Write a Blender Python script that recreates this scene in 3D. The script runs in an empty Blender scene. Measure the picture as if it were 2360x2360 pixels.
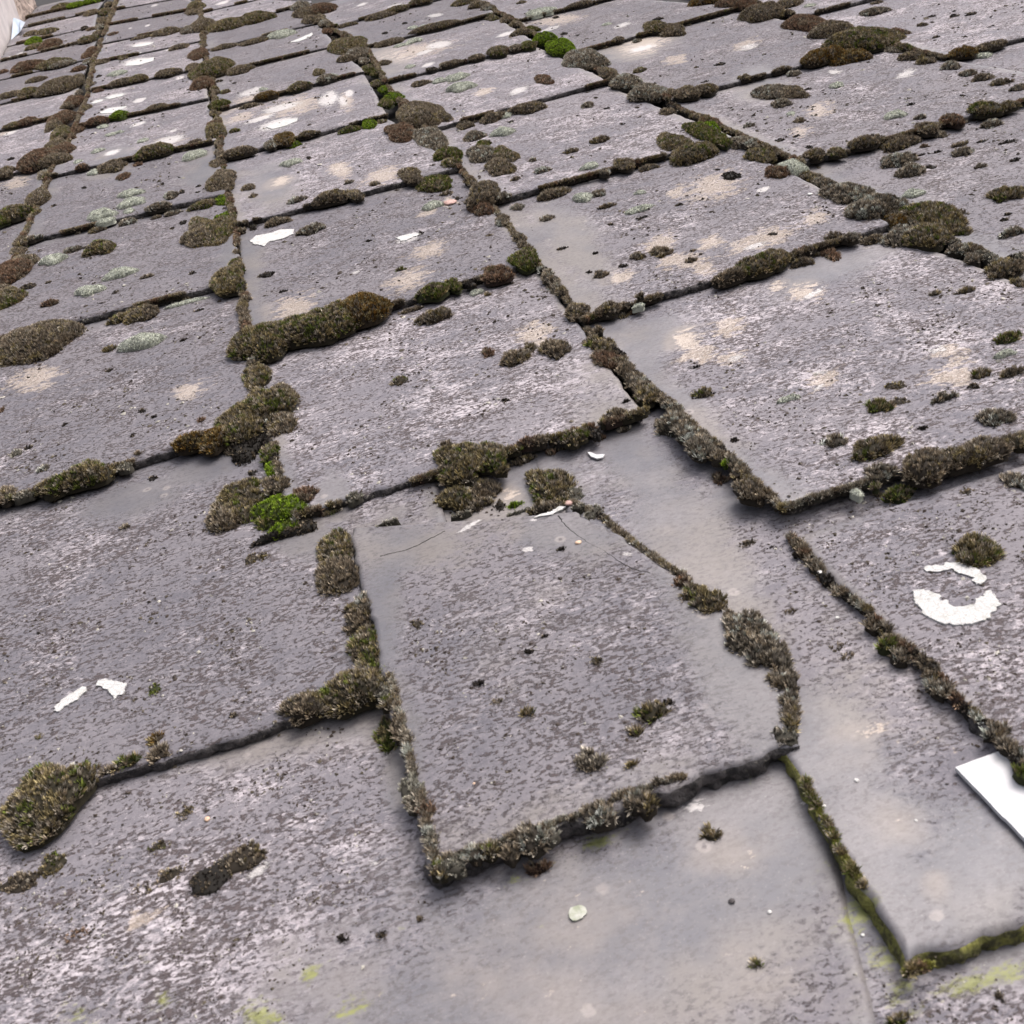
import bpy, math, random
import numpy as np
from mathutils import Matrix, Vector

# ------------------------------------------------------------------ frame of the roof
# roof frame: X along the courses, U up the slope, N off the slates; world = roof frame pitched 30 degrees
PITCH = math.radians(30)
H = 0.46                                  # camera height over the slates (m)
F = 2400.0                                # focal length in pixels of the 2360 px photograph
R = np.array([[0.9491509, -0.26536049, -0.16940001],
              [-0.28929431, -0.52291232, -0.80179268],
              [0.12418275, 0.81002871, -0.57308998]])
W = Matrix.Rotation(PITCH, 4, 'X')
C = bpy.context.scene.collection
sc = bpy.context.scene

# ------------------------------------------------------------------ camera
cd = bpy.data.cameras.new('camera'); cam = bpy.data.objects.new('camera', cd); C.objects.link(cam)
rx, ry, rz = R[0], -R[1], -R[2]
cm = Matrix(((rx[0], ry[0], rz[0], 0), (rx[1], ry[1], rz[1], 0), (rx[2], ry[2], rz[2], H), (0, 0, 0, 1)))
cam.matrix_world = W @ cm
cd.sensor_width = 36; cd.lens = 36 * F / 2360.0
cd.clip_start = 0.01; cd.clip_end = 500
cd.dof.use_dof = True; cd.dof.focus_distance = 1.3; cd.dof.aperture_fstop = 26.0
sc.camera = cam

# ------------------------------------------------------------------ light: overcast sky
SUN_EL, SUN_AZ = math.radians(60), math.radians(105)
wd = bpy.data.worlds.new('World'); sc.world = wd; wd.use_nodes = True
nt = wd.node_tree; bg = nt.nodes['Background']
sky = nt.nodes.new('ShaderNodeTexSky'); sky.sky_type = 'NISHITA'; sky.sun_disc = False
sky.sun_elevation = SUN_EL; sky.sun_rotation = SUN_AZ
sky.air_density = 1.0; sky.dust_density = 6.0; sky.ozone_density = 1.0
sat = nt.nodes.new('ShaderNodeHueSaturation'); sat.inputs['Saturation'].default_value = 0.42
tint = nt.nodes.new('ShaderNodeVectorMath'); tint.operation = 'MULTIPLY'; tint.inputs[1].default_value = (1.025, .988, 1.0)   # slightly magenta overcast, as the camera saw it
nt.links.new(sky.outputs[0], sat.inputs['Color']); nt.links.new(sat.outputs[0], tint.inputs[0]); nt.links.new(tint.outputs[0], bg.inputs[0])
bg.inputs[1].default_value = 0.13
sl = bpy.data.lights.new('sun', 'SUN'); sl.energy = 1.3; sl.angle = math.radians(36); sl.color = (1.0, 0.96, 0.945)
so = bpy.data.objects.new('sun', sl); C.objects.link(so)
sd = Vector((math.sin(SUN_AZ) * math.cos(SUN_EL), math.cos(SUN_AZ) * math.cos(SUN_EL), math.sin(SUN_EL)))
so.rotation_euler = sd.to_track_quat('Z', 'Y').to_euler(); so.location = (0, -2, 6)
sc.view_settings.view_transform = 'Standard'; sc.view_settings.look = 'None'
sc.view_settings.exposure = 0.88; sc.view_settings.gamma = 1

rng = np.random.default_rng(7)
random.seed(7)

# ------------------------------------------------------------------ pixels <-> roof
def at(px, py, z=0.0):
    d = np.array([(px - 1180) / F, (py - 1180) / F, 1.0])
    w = R.T @ d
    t = (z - H) / w[2]
    return np.array([w[0] * t, w[1] * t])
def depth_at(px, py, z=0.0):
    d = np.array([(px - 1180) / F, (py - 1180) / F, 1.0]); w = R.T @ d
    return (z - H) / w[2]
def proj(P):                               # Nx3 roof -> Nx2 px
    P = np.asarray(P, float); q = (P - np.array([0, 0, H])) @ R.T
    return q[:, :2] / q[:, 2:3] * F + 1180
def rg(n):                                 # origin and scale of the nine zoomed regions
    ox = (0, 780, 1560)[(n - 1) % 3]; oy = (0, 780, 1560)[(n - 1) // 3]
    return ox, oy, 800 / 1932.0

# ------------------------------------------------------------------ cheap value noise for meshes
_perm = rng.permutation(4096); _val = rng.random(4096)
def vnoise(x, y, s=0):
    x = np.asarray(x, float); y = np.asarray(y, float)
    xi = np.floor(x).astype(int); yi = np.floor(y).astype(int); fx = x - xi; fy = y - yi
    fx = fx * fx * (3 - 2 * fx); fy = fy * fy * (3 - 2 * fy)
    def h(a, b): return _val[_perm[(a + 57 * b + 131 * s + _perm[(b * 13 + s * 7) & 4095]) & 4095]]
    return (h(xi, yi) * (1 - fx) + h(xi + 1, yi) * fx) * (1 - fy) + (h(xi, yi + 1) * (1 - fx) + h(xi + 1, yi + 1) * fx) * fy - 0.5
def fbm(x, y, s=0, o=3):
    r = 0; a = 1.0
    for i in range(o): r = r + a * vnoise(np.asarray(x) * 2 ** i, np.asarray(y) * 2 ** i, s + i); a *= .5
    return r

# ------------------------------------------------------------------ object helpers
def mesh_obj(name, V, faces, mat, parent=None, mats=None, fmat=None, cols=None, smooth=True, loc=(0, 0, 0)):
    """V in roof coordinates; the object's origin stands at loc (roof frame) on the thing's base"""
    loc = np.asarray(loc, float)
    me = bpy.data.meshes.new(name)
    V = np.asarray(V, float) - loc
    if isinstance(faces, np.ndarray) and faces.ndim == 2:
        k = faces.shape[1]; n = len(faces)
        me.vertices.add(len(V)); me.vertices.foreach_set('co', V.astype(np.float32).ravel())
        me.loops.add(n * k); me.loops.foreach_set('vertex_index', faces.astype(np.int32).ravel())
        me.polygons.add(n); me.polygons.foreach_set('loop_start', np.arange(0, n * k, k, dtype=np.int32))
        me.update(calc_edges=True)
    else:
        me.from_pydata(V.tolist(), [], [list(map(int, f)) for f in faces])
    for m in (mats or [mat]): me.materials.append(m)
    if fmat is not None: me.polygons.foreach_set('material_index', np.asarray(fmat, np.int32))
    me.polygons.foreach_set('use_smooth', np.full(len(me.polygons), smooth))
    if cols is not None:
        a = me.color_attributes.new('col', 'FLOAT_COLOR', 'POINT')
        a.data.foreach_set('color', np.asarray(cols, np.float32).ravel())
    me.update()
    o = bpy.data.objects.new(name, me); C.objects.link(o)
    M = W @ Matrix.Translation(Vector(loc))
    if parent is not None:
        o.parent = parent
        o.matrix_parent_inverse = Matrix.Identity(4)
        o.matrix_basis = Matrix.Translation(Vector(loc - np.asarray(parent['base'], float)))
    else:
        o.matrix_world = M
    o['base'] = [float(v) for v in loc]
    return o
def tag(o, label=None, cat=None, group=None, kind=None):
    if label: o['label'] = label
    if cat: o['category'] = cat
    if group: o['group'] = group
    if kind: o['kind'] = kind

# ------------------------------------------------------------------ node helpers
class NB:
    def __init__(s, name):
        s.m = bpy.data.materials.new(name); s.m.use_nodes = True; s.t = s.m.node_tree; s.n = s.t.nodes
        s.b = s.n['Principled BSDF']
    def _in(s, sock, v):
        if v is None: return
        if isinstance(v, bpy.types.NodeSocket): s.t.links.new(v, sock)
        elif isinstance(v, (tuple, list)) and len(v) == 3 and sock.type == 'RGBA': sock.default_value = (*v, 1)
        else: sock.default_value = v
    def noise(s, vec, scale, det=4, rough=.6, dist=0):
        k = s.n.new('ShaderNodeTexNoise'); k.inputs['Scale'].default_value = scale; k.inputs['Detail'].default_value = det
        k.inputs['Roughness'].default_value = rough; k.inputs['Distortion'].default_value = dist
        s._in(k.inputs['Vector'], vec); return k.outputs['Fac']
    def voro(s, vec, scale, feat='F1'):
        k = s.n.new('ShaderNodeTexVoronoi'); k.inputs['Scale'].default_value = scale; k.feature = feat
        s._in(k.inputs['Vector'], vec); return k.outputs['Distance']
    def math(s, op, a, b=None, c=None):
        k = s.n.new('ShaderNodeMath'); k.operation = op
        for i, v in enumerate((a, b, c)): s._in(k.inputs[i], v)
        return k.outputs[0]
    def sstep(s, v, lo, hi):
        k = s.n.new('ShaderNodeMapRange'); k.interpolation_type = 'SMOOTHSTEP'; k.inputs[1].default_value = lo; k.inputs[2].default_value = hi
        s._in(k.inputs[0], v); return k.outputs[0]
    def mix(s, f, a, b):
        k = s.n.new('ShaderNodeMix'); k.data_type = 'RGBA'; k.clamp_factor = True
        s._in(k.inputs[0], f); s._in(k.inputs[6], a); s._in(k.inputs[7], b); return k.outputs[2]
    def vadd(s, a, b):
        k = s.n.new('ShaderNodeVectorMath'); k.operation = 'ADD'; s._in(k.inputs[0], a); s._in(k.inputs[1], b); return k.outputs[0]
    def bump(s, h, dist, strength=1, nrm=None):
        k = s.n.new('ShaderNodeBump'); k.inputs['Distance'].default_value = dist; k.inputs['Strength'].default_value = strength
        s._in(k.inputs['Height'], h); s._in(k.inputs['Normal'], nrm); return k.outputs[0]
    def pos(s):
        g = s.n.new('ShaderNodeNewGeometry'); i = s.n.new('ShaderNodeObjectInfo')
        k = s.math('MULTIPLY', i.outputs['Random'], 23.7); s.rand = i.outputs['Random']
        return s.vadd(g.outputs['Position'], k)
    def attr(s, name='col'):
        k = s.n.new('ShaderNodeAttribute'); k.attribute_name = name
        sp = s.n.new('ShaderNodeSeparateColor'); s.t.links.new(k.outputs['Color'], sp.inputs[0])
        return sp.outputs[0], sp.outputs[1], sp.outputs[2], k.outputs['Alpha'], k.outputs['Color']
    def out(s, col, rough=.8, nrm=None, spec=.5):
        s._in(s.b.inputs['Base Color'], col); s._in(s.b.inputs['Roughness'], rough); s._in(s.b.inputs['Normal'], nrm)
        s._in(s.b.inputs['Specular IOR Level'], spec); return s.m

# ------------------------------------------------------------------ materials
def mat_slate():
    b = NB('weathered_slate'); P = b.pos(); wh, tn, cl, al, _ = b.attr()
    st = b.n.new('ShaderNodeVectorMath'); st.operation = 'MULTIPLY'; b._in(st.inputs[0], P); st.inputs[1].default_value = (.55, 1, 1); Q = st.outputs[0]
    nb = b.noise(P, 7, 4, .55); nm = b.noise(Q, 75, 7, .70, .4); nf = b.noise(Q, 300, 5, .72, .3); nx = b.noise(P, 700, 3, .7)
    P2 = b.vadd(Q, (3.1, 7.7, 1.9)); n2 = b.noise(P2, 270, 6, .78, .5); n3 = b.noise(P2, 34, 6, .7, .5); n4 = b.noise(P2, 430, 4, .75)
    P3 = b.vadd(P, (1.3, 2.9, 8.1)); n5 = b.noise(P3, 11, 5, .6)
    # bare slate
    base = b.mix(b.sstep(nm, .34, .68), (.100, .095, .109), (.194, .180, .193))
    base = b.mix(b.math('MULTIPLY', b.sstep(nb, .40, .66), .6), base, (.188, .172, .180))
    base = b.mix(b.math('MULTIPLY', b.sstep(nx, .45, .75), .30), base, (.27, .255, .27))
    # smooth rain-washed slate
    vsm = b.sstep(cl, .60, .86); gr = b.math('SUBTRACT', 1.0, b.math('MULTIPLY', vsm, .36))
    cln = b.mix(b.sstep(n5, .35, .65), (.096, .096, .109), (.140, .133, .136))
    cln = b.mix(b.math('MULTIPLY', b.sstep(nb, .46, .62), .8), cln, (.172, .154, .138))
    cln = b.mix(b.math('MULTIPLY', b.math('MULTIPLY', b.sstep(n4, .50, .60), .62), gr), cln, (.072, .066, .068))
    cln = b.mix(b.math('MULTIPLY', b.math('MULTIPLY', b.sstep(nx, .60, .70), .35), gr), cln, (.36, .34, .34))
    cln = b.mix(b.math('MULTIPLY', b.sstep(b.math('ADD', tn, b.math('MULTIPLY', b.math('SUBTRACT', n5, .5), .9)), .12, .50), .75), cln, (.196, .172, .152))
    vk = b.n.new('ShaderNodeTexVoronoi'); vk.inputs['Scale'].default_value = 40; b._in(vk.inputs['Vector'], P)
    vs = b.n.new('ShaderNodeSeparateColor'); b.t.links.new(vk.outputs['Color'], vs.inputs[0])
    vd = b.math('ADD', vk.outputs['Distance'], b.math('MULTIPLY', b.math('SUBTRACT', n2, .5), .22))
    vsel = b.math('MULTIPLY', b.sstep(vs.outputs[0], .45, .55), b.sstep(n5, .46, .56))
    ring = b.math('MULTIPLY', b.math('SUBTRACT', b.sstep(vd, .03, .08), b.sstep(vd, .13, .19)), vsel)
    dot = b.math('MULTIPLY', b.math('SUBTRACT', 1.0, b.sstep(vd, .03, .09)), vsel)
    cln = b.mix(b.math('MULTIPLY', ring, .55), cln, (.30, .27, .25)); cln = b.mix(b.math('MULTIPLY', dot, .75), cln, (.075, .062, .060))
    clm = b.sstep(b.math('ADD', cl, b.math('MULTIPLY', b.math('SUBTRACT', b.math('ADD', b.math('MULTIPLY', n5, .5), b.math('ADD', b.math('MULTIPLY', nm, .3), b.math('MULTIPLY', n2, .3))), .55), 2.4)), .30, .74)
    rough_m = b.math('SUBTRACT', 1.0, clm)
    # pale crust lichen in small ragged patches
    cr = b.math('ADD', b.math('MULTIPLY', n2, .52), b.math('ADD', b.math('MULTIPLY', n3, .26), b.math('MULTIPLY', n5, .42)))
    cr = b.math('ADD', b.math('SUBTRACT', cr, .105), b.math('MULTIPLY', b.math('SUBTRACT', b.rand, .5), .07))
    crm = b.math('MULTIPLY', b.sstep(cr, .492, .602), b.math('ADD', b.math('MULTIPLY', rough_m, .88), .08))
    crust = b.mix(b.sstep(nf, .36, .64), (.272, .246, .256), (.475, .435, .450))
    col = b.mix(clm, base, cln)
    col = b.mix(crm, col, crust)
    # brown-black crust specks
    dk = b.math('ADD', b.math('MULTIPLY', n4, .60), b.math('ADD', b.math('MULTIPLY', nm, .30), b.math('MULTIPLY', n5, .12)))
    dkm = b.math('MULTIPLY', b.sstep(dk, .518, .560), b.math('ADD', b.math('MULTIPLY', rough_m, .80), b.math('MULTIPLY', gr, .16)))
    col = b.mix(dkm, col, b.mix(nx, (.034, .026, .027), (.095, .074, .072)))
    # tan and white lichen
    tm = b.sstep(b.math('ADD', tn, b.math('MULTIPLY', b.math('SUBTRACT', b.math('ADD', b.math('MULTIPLY', nf, .40), b.math('MULTIPLY', nm, .60)), .5), 2.9)), .52, .72)
    tm = b.math('MULTIPLY', tm, .62)
    col = b.mix(tm, col, b.mix(b.sstep(nx, .3, .7), (.34, .275, .215), (.58, .50, .42)))
    wm = b.sstep(b.math('ADD', wh, b.math('MULTIPLY', b.math('SUBTRACT', b.math('ADD', b.math('MULTIPLY', n2, .6), b.math('MULTIPLY', nm, .4)), .5), 2.0)), .45, .62)
    col = b.mix(b.math('MULTIPLY', wm, .93), col, b.mix(nf, (.40, .38, .37), (.56, .535, .515)))
    am = b.sstep(b.math('ADD', al, b.math('MULTIPLY', b.math('SUBTRACT', b.math('ADD', b.math('MULTIPLY', n2, .4), b.math('ADD', b.math('MULTIPLY', n3, .4), b.math('MULTIPLY', nf, .3))), .55), 3.0)), .42, .78)
    col = b.mix(b.math('MULTIPLY', am, .82), col, b.mix(nf, (.10, .115, .02), (.26, .27, .07)))
    tone = b.n.new('ShaderNodeHueSaturation'); tone.inputs['Saturation'].default_value = 1.0
    b._in(tone.inputs['Value'], b.math('ADD', .88, b.math('MULTIPLY', b.rand, .24))); b._in(tone.inputs['Color'], col); col = tone.outputs[0]
    hgt = b.math('ADD', b.math('MULTIPLY', crm, .35), b.math('ADD', b.math('MULTIPLY', dkm, .9), b.math('ADD', b.math('MULTIPLY', nf, .5), b.math('MULTIPLY', wm, .5))))
    hgt = b.math('MULTIPLY', hgt, b.math('ADD', b.math('MULTIPLY', rough_m, .88), b.math('MULTIPLY', gr, .16)))
    rough = b.math('SUBTRACT', b.math('SUBTRACT', .86, b.math('MULTIPLY', clm, .30)), b.math('MULTIPLY', vsm, .06))
    return b.out(col, rough, b.bump(hgt, .0008, .9), .5)
def mat_edge(name, c0, c1, c2):
    b = NB(name); P = b.pos(); n = b.noise(P, 120, 6, .7); m = b.noise(P, 330, 4, .7); g = b.noise(P, 22, 3)
    col = b.mix(b.sstep(n, .4, .6), c0, c1)
    col = b.mix(b.math('MULTIPLY', b.sstep(m, .56, .64), b.sstep(g, .45, .6)), col, c2)
    if 'plastic' in name: return b.out(col, .6, b.bump(n, .0004, .5), .3)
    return b.out(col, .9, b.bump(b.math('ADD', n, b.math('MULTIPLY', m, .6)), .006, 1.0))
def mat_plastic():
    b = NB('white_plastic'); P = b.pos(); n = b.noise(P, 260, 5, .7); g = b.noise(P, 90, 3); m = b.noise(P, 25, 4)
    col = b.mix(b.sstep(m, .40, .62), (.56, .56, .565), (.49, .49, .485))
    col = b.mix(b.math('MULTIPLY', b.sstep(n, .66, .70), b.sstep(g, .54, .62)), col, (.16, .15, .15))
    return b.out(col, .55, b.bump(n, .0004, .5), .3)
def mat_moss():
    b = NB('moss'); P = b.pos(); _, _, _, _, c = b.attr(); n = b.noise(P, 420, 3)
    col = b.mix(b.math('MULTIPLY', n, .3), c, (.03, .026, .015))
    return b.out(col, .85, None, .25)
def mat_white():
    b = NB('white_crust_lichen'); P = b.pos(); n = b.noise(P, 420, 5, .7); v = b.noise(P, 120, 4)
    col = b.mix(b.sstep(v, .5, .72), (.52, .515, .50), (.40, .40, .365))
    col = b.mix(b.sstep(n, .60, .66), col, (.26, .255, .23)); vc = b.voro(P, 330, 'DISTANCE_TO_EDGE'); col = b.mix(b.math('MULTIPLY', b.math('SUBTRACT', 1.0, b.sstep(vc, .0, .09)), .55), col, (.30, .295, .27))
    return b.out(col, .9, b.bump(n, .0012, .8))
def mat_plain(name, c0, c1, scale=120, rough=.6, bd=.0006, spec=.5):
    b = NB(name); P = b.pos(); n = b.noise(P, scale, 5, .65)
    return b.out(b.mix(b.sstep(n, .35, .65), c0, c1), rough, b.bump(n, bd, .7), spec)

M_SL = mat_slate()
M_ED = mat_edge('slate_edge', (.032, .029, .029), (.125, .113, .110), (.32, .30, .25))
M_EG = mat_edge('algae_slate_edge', (.070, .066, .026), (.270, .265, .065), (.30, .26, .16))
M_MO = mat_moss(); M_WH = mat_white()
M_DECK = mat_plain('dark_underlay', (.02, .02, .02), (.035, .032, .03), 60, .95)
M_PL = mat_plastic()
M_REN = mat_plain('pale_render', (.40, .365, .36), (.50, .46, .445), 14, .9, .004)
M_STN = mat_plain('rough_brown_stone', (.15, .115, .10), (.42, .34, .29), 40, .95, .012)
M_BLU = mat_plain('pale_flashing', (.34, .41, .49), (.44, .50, .57), 20, .4, .001)
M_PEB = {'w': mat_plain('white_pebble', (.42, .41, .39), (.62, .61, .58), 500, .7),
         't': mat_plain('tan_pebble', (.50, .33, .22), (.66, .48, .34), 400, .7),
         'd': mat_plain('dark_pebble', (.035, .03, .03), (.08, .07, .07), 500, .8),
         'p': mat_plain('pink_stone', (.36, .22, .19), (.52, .36, .31), 300, .8)}
M_GL = mat_plain('greenish_white_lichen', (.26, .28, .20), (.44, .44, .39), 160, .9, .001)
M_CRK = mat_plain('dark_crack', (.018, .017, .017), (.05, .045, .042), 500, .95)  # dark tone for the crack ribbons, used instead of carved grooves

# ------------------------------------------------------------------ slates
T = 0.0085
SL = []                                    # dictionaries of every slate
def px_ell(lst, pts):                      # soft mask of ellipses given in pixels
    m = np.zeros(len(pts))
    for e in lst:
        x, y, a, c = e[:4]; ang = math.radians(e[4] if len(e) > 4 else -17); s = e[5] if len(e) > 5 else 1
        dx = pts[:, 0] - x; dy = pts[:, 1] - y; ca, sa = math.cos(ang), math.sin(ang)
        u = (dx * ca + dy * sa) / a; v = (-dx * sa + dy * ca) / c
        m = np.maximum(m, s * np.clip(1 - .5 * np.hypot(u, v), 0, 1))
    return m
def regs(txt):
    out = []
    for line in txt.strip().splitlines():
        line = line.split('#')[0].strip()
        if not line: continue
        k, rest = line.split(':'); n = int(k)
        ox, oy, s = rg(n) if n else (0, 0, 1)
        for it in rest.split(';'):
            f = it.split()
            if not f: continue
            v = [float(q) for q in f]
            out.append([ox + v[0] * s, oy + v[1] * s, v[2] * s, v[3] * s] + v[4:])
    return out
# soft stains: x y rx ry [angle] [strength], in zoomed-region pixels
TAN = regs('''
1: 90 1015 90 35; 915 795 120 34 -14; 1400 560 150 40; 1650 590 170 50 -14; 1480 640 60 16; 1340 650 90 22; 1640 1710 130 75; 1880 930 80 30; 30 735 60 16; 1560 1010 60 25
2: 450 280 220 40 -12; 40 560 50 60; 810 510 70 20; 1220 110 150 30 -8; 1700 250 150 50; 1860 330 60 22; 20 950 60 50; 240 980 120 45; 500 1390 110 45; 500 1180 60 25; 620 1130 50 30; 1090 1860 110 60; 1580 1540 80 40; 1800 1350 100 60; 1850 1450 90 40; 380 1560 130 60; 1880 1070 60 40
3: 190 1040 180 80; 770 1210 70 50; 450 1340 220 60; 180 1350 90 40; 150 1500 70 40; 80 1450 100 40; 730 1630 110 55 -8; 560 1600 60 30; 290 1810 100 60; 800 610 80 40; 690 730 60 30; 60 1890 90 60; 20 330 40 30; 380 250 80 30
4: 200 225 165 70 -14; 1050 290 120 45 -20
6: 110 80 110 60 -8; 310 105 90 40; 800 230 110 60 -14; 1540 200 150 90; 1500 70 100 40
5: 950 880 60 60 -30 .7
7: 800 1340 160 70 -10 .8
9: 1070 300 190 70 -8 .62; 1560 430 90 25 40 .9; 1440 1140 80 80 0 .5; 1250 830 120 160 -50 .38; 300 1000 260 120 0 .42; 620 1700 220 120 0 .36
8: 1400 1400 620 340 -10 .34; 900 1700 660 260 0 .36; 1500 1880 400 160 0 .3
9: 300 1500 360 320 0 .32; 500 1750 320 200 0 .34; 1100 350 260 140 -8 .34
''')
WHT = regs('''
1: 755 345 82 20 -10; 790 247 64 13 -8; 750 300 44 9 -8; 540 565 34 10; 640 535 60 13 -14; 775 558 38 11; 630 618 82 17 -10; 930 785 100 22 -16; 962 728 24 7; 620 850 46 12; 770 690 46 10; 1545 690 110 28 -14; 1560 600 110 18 -14; 1830 550 60 40 -20; 1400 510 80 18; 1450 660 90 12; 820 142 18 5; 725 157 10 5; 945 272 26 9; 110 298 20 4; 50 320 25 5; 330 48 20 8; 1000 433 25 8; 60 740 40 8; 1870 1068 45 9 -14; 860 30 20 6; 1240 15 40 8; 1250 1010 30 10
2: 540 85 44 10 -8; 130 25 32 7; 310 35 44 9; 1290 60 .1 .1; 560 250 70 18 -10; 480 290 50 10; 20 560 30 50 -40 .8; 1000 505 50 16; 390 1325 66 22; 98 1515 22 9; 200 1080 16 6; 1180 160 50 10; 930 190 50 10; 1690 270 90 18 -14 .8; 500 360 40 10; 1580 140 50 12; 60 520 26 20
3: 400 260 70 20 -14 .8; 1280 410 70 25 -20 .8; 430 1370 70 14; 780 1620 60 18 -30 .8; 740 1650 40 15; 880 400 60 20 0 .7; 480 1055 40 14; 1890 650 .1 .1
6: 1450 60 95 38 0 .62; 790 270 50 18 -30 .8; 330 110 60 20 -20 .75; 800 190 60 20 0 .7
7: 1450 1070 80 30 -35 .8; 670 1180 80 60 -30 .55; 470 1900 100 60 -20 .6; 840 1850 60 50 0 .55; 1450 1850 90 60 -20 .6; 250 1490 50 25 0 .7; 1720 1100 80 60 0 .55; 1330 1660 90 40 -20 .55
8: 220 1030 90 30 -14 .6; 900 1170 70 30 -20 .6; 940 1010 50 12 0 .7
5: 720 1050 110 12 -32 .75; 1050 1175 40 16 0 .8; 1620 1205 60 14 12 .7; 1090 1010 40 12 0 .7
9: 700 700 30 20 0 .6; 110 710 120 50 0 .62
''')
CLN = regs('''
0: 1470 1050 90 200 -35; 1600 1250 120 260 -38; 1720 1500 130 260 -30; 1900 1700 180 200 -30; 2000 2000 260 260 -35; 2250 2000 200 250 0
0: 1500 2150 620 320 -10; 1200 2330 500 200 0; 1800 2000 250 250 0; 1700 1880 200 90 -15; 960 1260 170 60 -4; 870 1450 60 260 8; 930 1750 50 150 8; 1300 1240 230 60 5 .8; 1200 1130 90 60 0
0: 620 430 60 60 0; 1420 1010 60 120 -30; 1440 800 70 130 -40; 1600 1010 50 160 -40; 1700 1150 90 50 0; 930 270 50 30; 870 150 60 50 -10; 520 400 40 60; 560 600 50 90; 1320 560 60 120 -40; 700 1230 70 50 0; 770 1150 40 60 0; 860 1580 80 50 -15; 300 1150 120 40 -17; 500 1070 120 40 -17; 1900 620 140 50 -17; 1480 780 120 60 -17; 1750 190 60 40 0; 1450 110 120 30; 260 380 60 40; 480 400 60 40; 130 1900 200 60 -17 .6
''')
ALG = regs('''
7: 430 1870 130 110 20 .62; 1430 1900 150 110 0 .7; 920 1800 90 70 0 .65; 1720 1650 80 60 -30 .75; 1840 1580 60 60 0 .6; 800 1560 40 60 0 .6
8: 80 1840 150 90 -20 .62; 1440 910 170 60 -18 .72; 360 1395 40 40 0 .62; 1340 1300 90 30 0 .6; 1000 1140 100 40 0 .5; 1560 720 200 40 -14 .5; 1140 1385 50 30 0 .6
9: 400 570 90 40 0 .72; 540 560 70 30 0 .6; 850 1000 60 200 28 .55; 1040 1330 120 200 30 .7; 1150 1560 120 120 0 .75; 1240 1740 120 80 -30 .8; 1660 1700 260 70 -14 .85; 1860 1640 130 60 -20 .85; 1330 1850 110 60 -30 .7; 1090 1070 50 30 0 .5; 1180 1760 70 60 0 .6
''')
EDGE_ALG = False
def bil(c, s, t):
    BL, BR, TL, TR = c
    s = np.asarray(s)[..., None]; t = np.asarray(t)[..., None]
    return BL * (1 - s) * (1 - t) + BR * s * (1 - t) + TL * (1 - s) * t + TR * s * t
def slate(name, pts, z=(1.12, 1.12, .03, .03), ext=.22, near=None, gap=.0016, thick=1.0, rough_edge=1.0, edge=None, clean=0.0, key=None, clean_lr=(.06, .03), roof=None):
    """pts: tail left, tail right, top left, top right in photo pixels, or roof= the same four in roof metres"""
    zc = np.array(z) * T
    c = [at(*p, zc[i]) for i, p in enumerate(pts)] if roof is None else [np.array(q, float) for q in roof]
    BL, BR, TL, TR = c
    wv = (BR - BL) / np.linalg.norm(BR - BL)
    c = [BL + wv * gap, BR - wv * gap, TL + wv * gap, TR - wv * gap]
    wid = np.linalg.norm(BR - BL); hei = np.linalg.norm(TL - BL)
    ctr = bil(c, .5, .5)
    dist = np.linalg.norm(np.array([*ctr, -H]))
    step = np.clip(dist / 2400 * 2.3 * 2.2, .0022, .012)
    nx = int(np.clip(wid / step, 10, 130)); ny = int(np.clip(hei * (1 + ext) / step, 10, 130))
    d = dict(name=name, c=c, z=zc, ext=ext, nx=nx, ny=ny, wid=wid, hei=hei, thick=thick * T, re=rough_edge, edge=edge or M_ED,
             clean=clean, seed=len(SL) * 17 + 3, key=key, clr=clean_lr, ctr=ctr)
    SL.append(d); return d
def zfun(d, s, t):
    z0, z1, z2, z3 = d['z']
    z = z0 * (1 - s) * (1 - t) + z1 * s * (1 - t) + z2 * (1 - s) * t + z3 * s * t
    return z + .0011 * fbm(s * 2.2, t * 2.2, d['seed'], 2) + .0004 * fbm(s * 9, t * 9, d['seed'] + 5, 2)
def inv(d, p):
    s = t = .5; c = d['c']
    for _ in range(6):
        q = bil(c, s, t) - p
        ds = (c[1] - c[0]) * (1 - t) + (c[3] - c[2]) * t; dt = (c[2] - c[0]) * (1 - s) + (c[3] - c[1]) * s
        det = ds[0] * dt[1] - ds[1] * dt[0]
        s -= (q[0] * dt[1] - q[1] * dt[0]) / det; t -= (ds[0] * q[1] - ds[1] * q[0]) / det
    return s, t
def which(p, tol=0.0):
    best = None; bz = -9
    for d in SL:
        if np.linalg.norm(d['ctr'] - p) > d['wid'] + d['hei']: continue
        s, t = inv(d, p)
        sm = 1 + tol + (float(np.interp(t, d['bow'][:, 0], d['bow'][:, 1])) / d['wid'] if 'bow' in d else 0)
        sn = -tol + (float(np.interp(t, d['lbow'][:, 0], d['lbow'][:, 1])) / d['wid'] if 'lbow' in d else 0)
        if sn <= s <= sm and -tol <= t <= 1.05:
            z = float(zfun(d, np.clip(s, 0, 1), np.clip(t, 0, 1)))
            if z > bz: bz = z; best = d
    return best, bz
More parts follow.
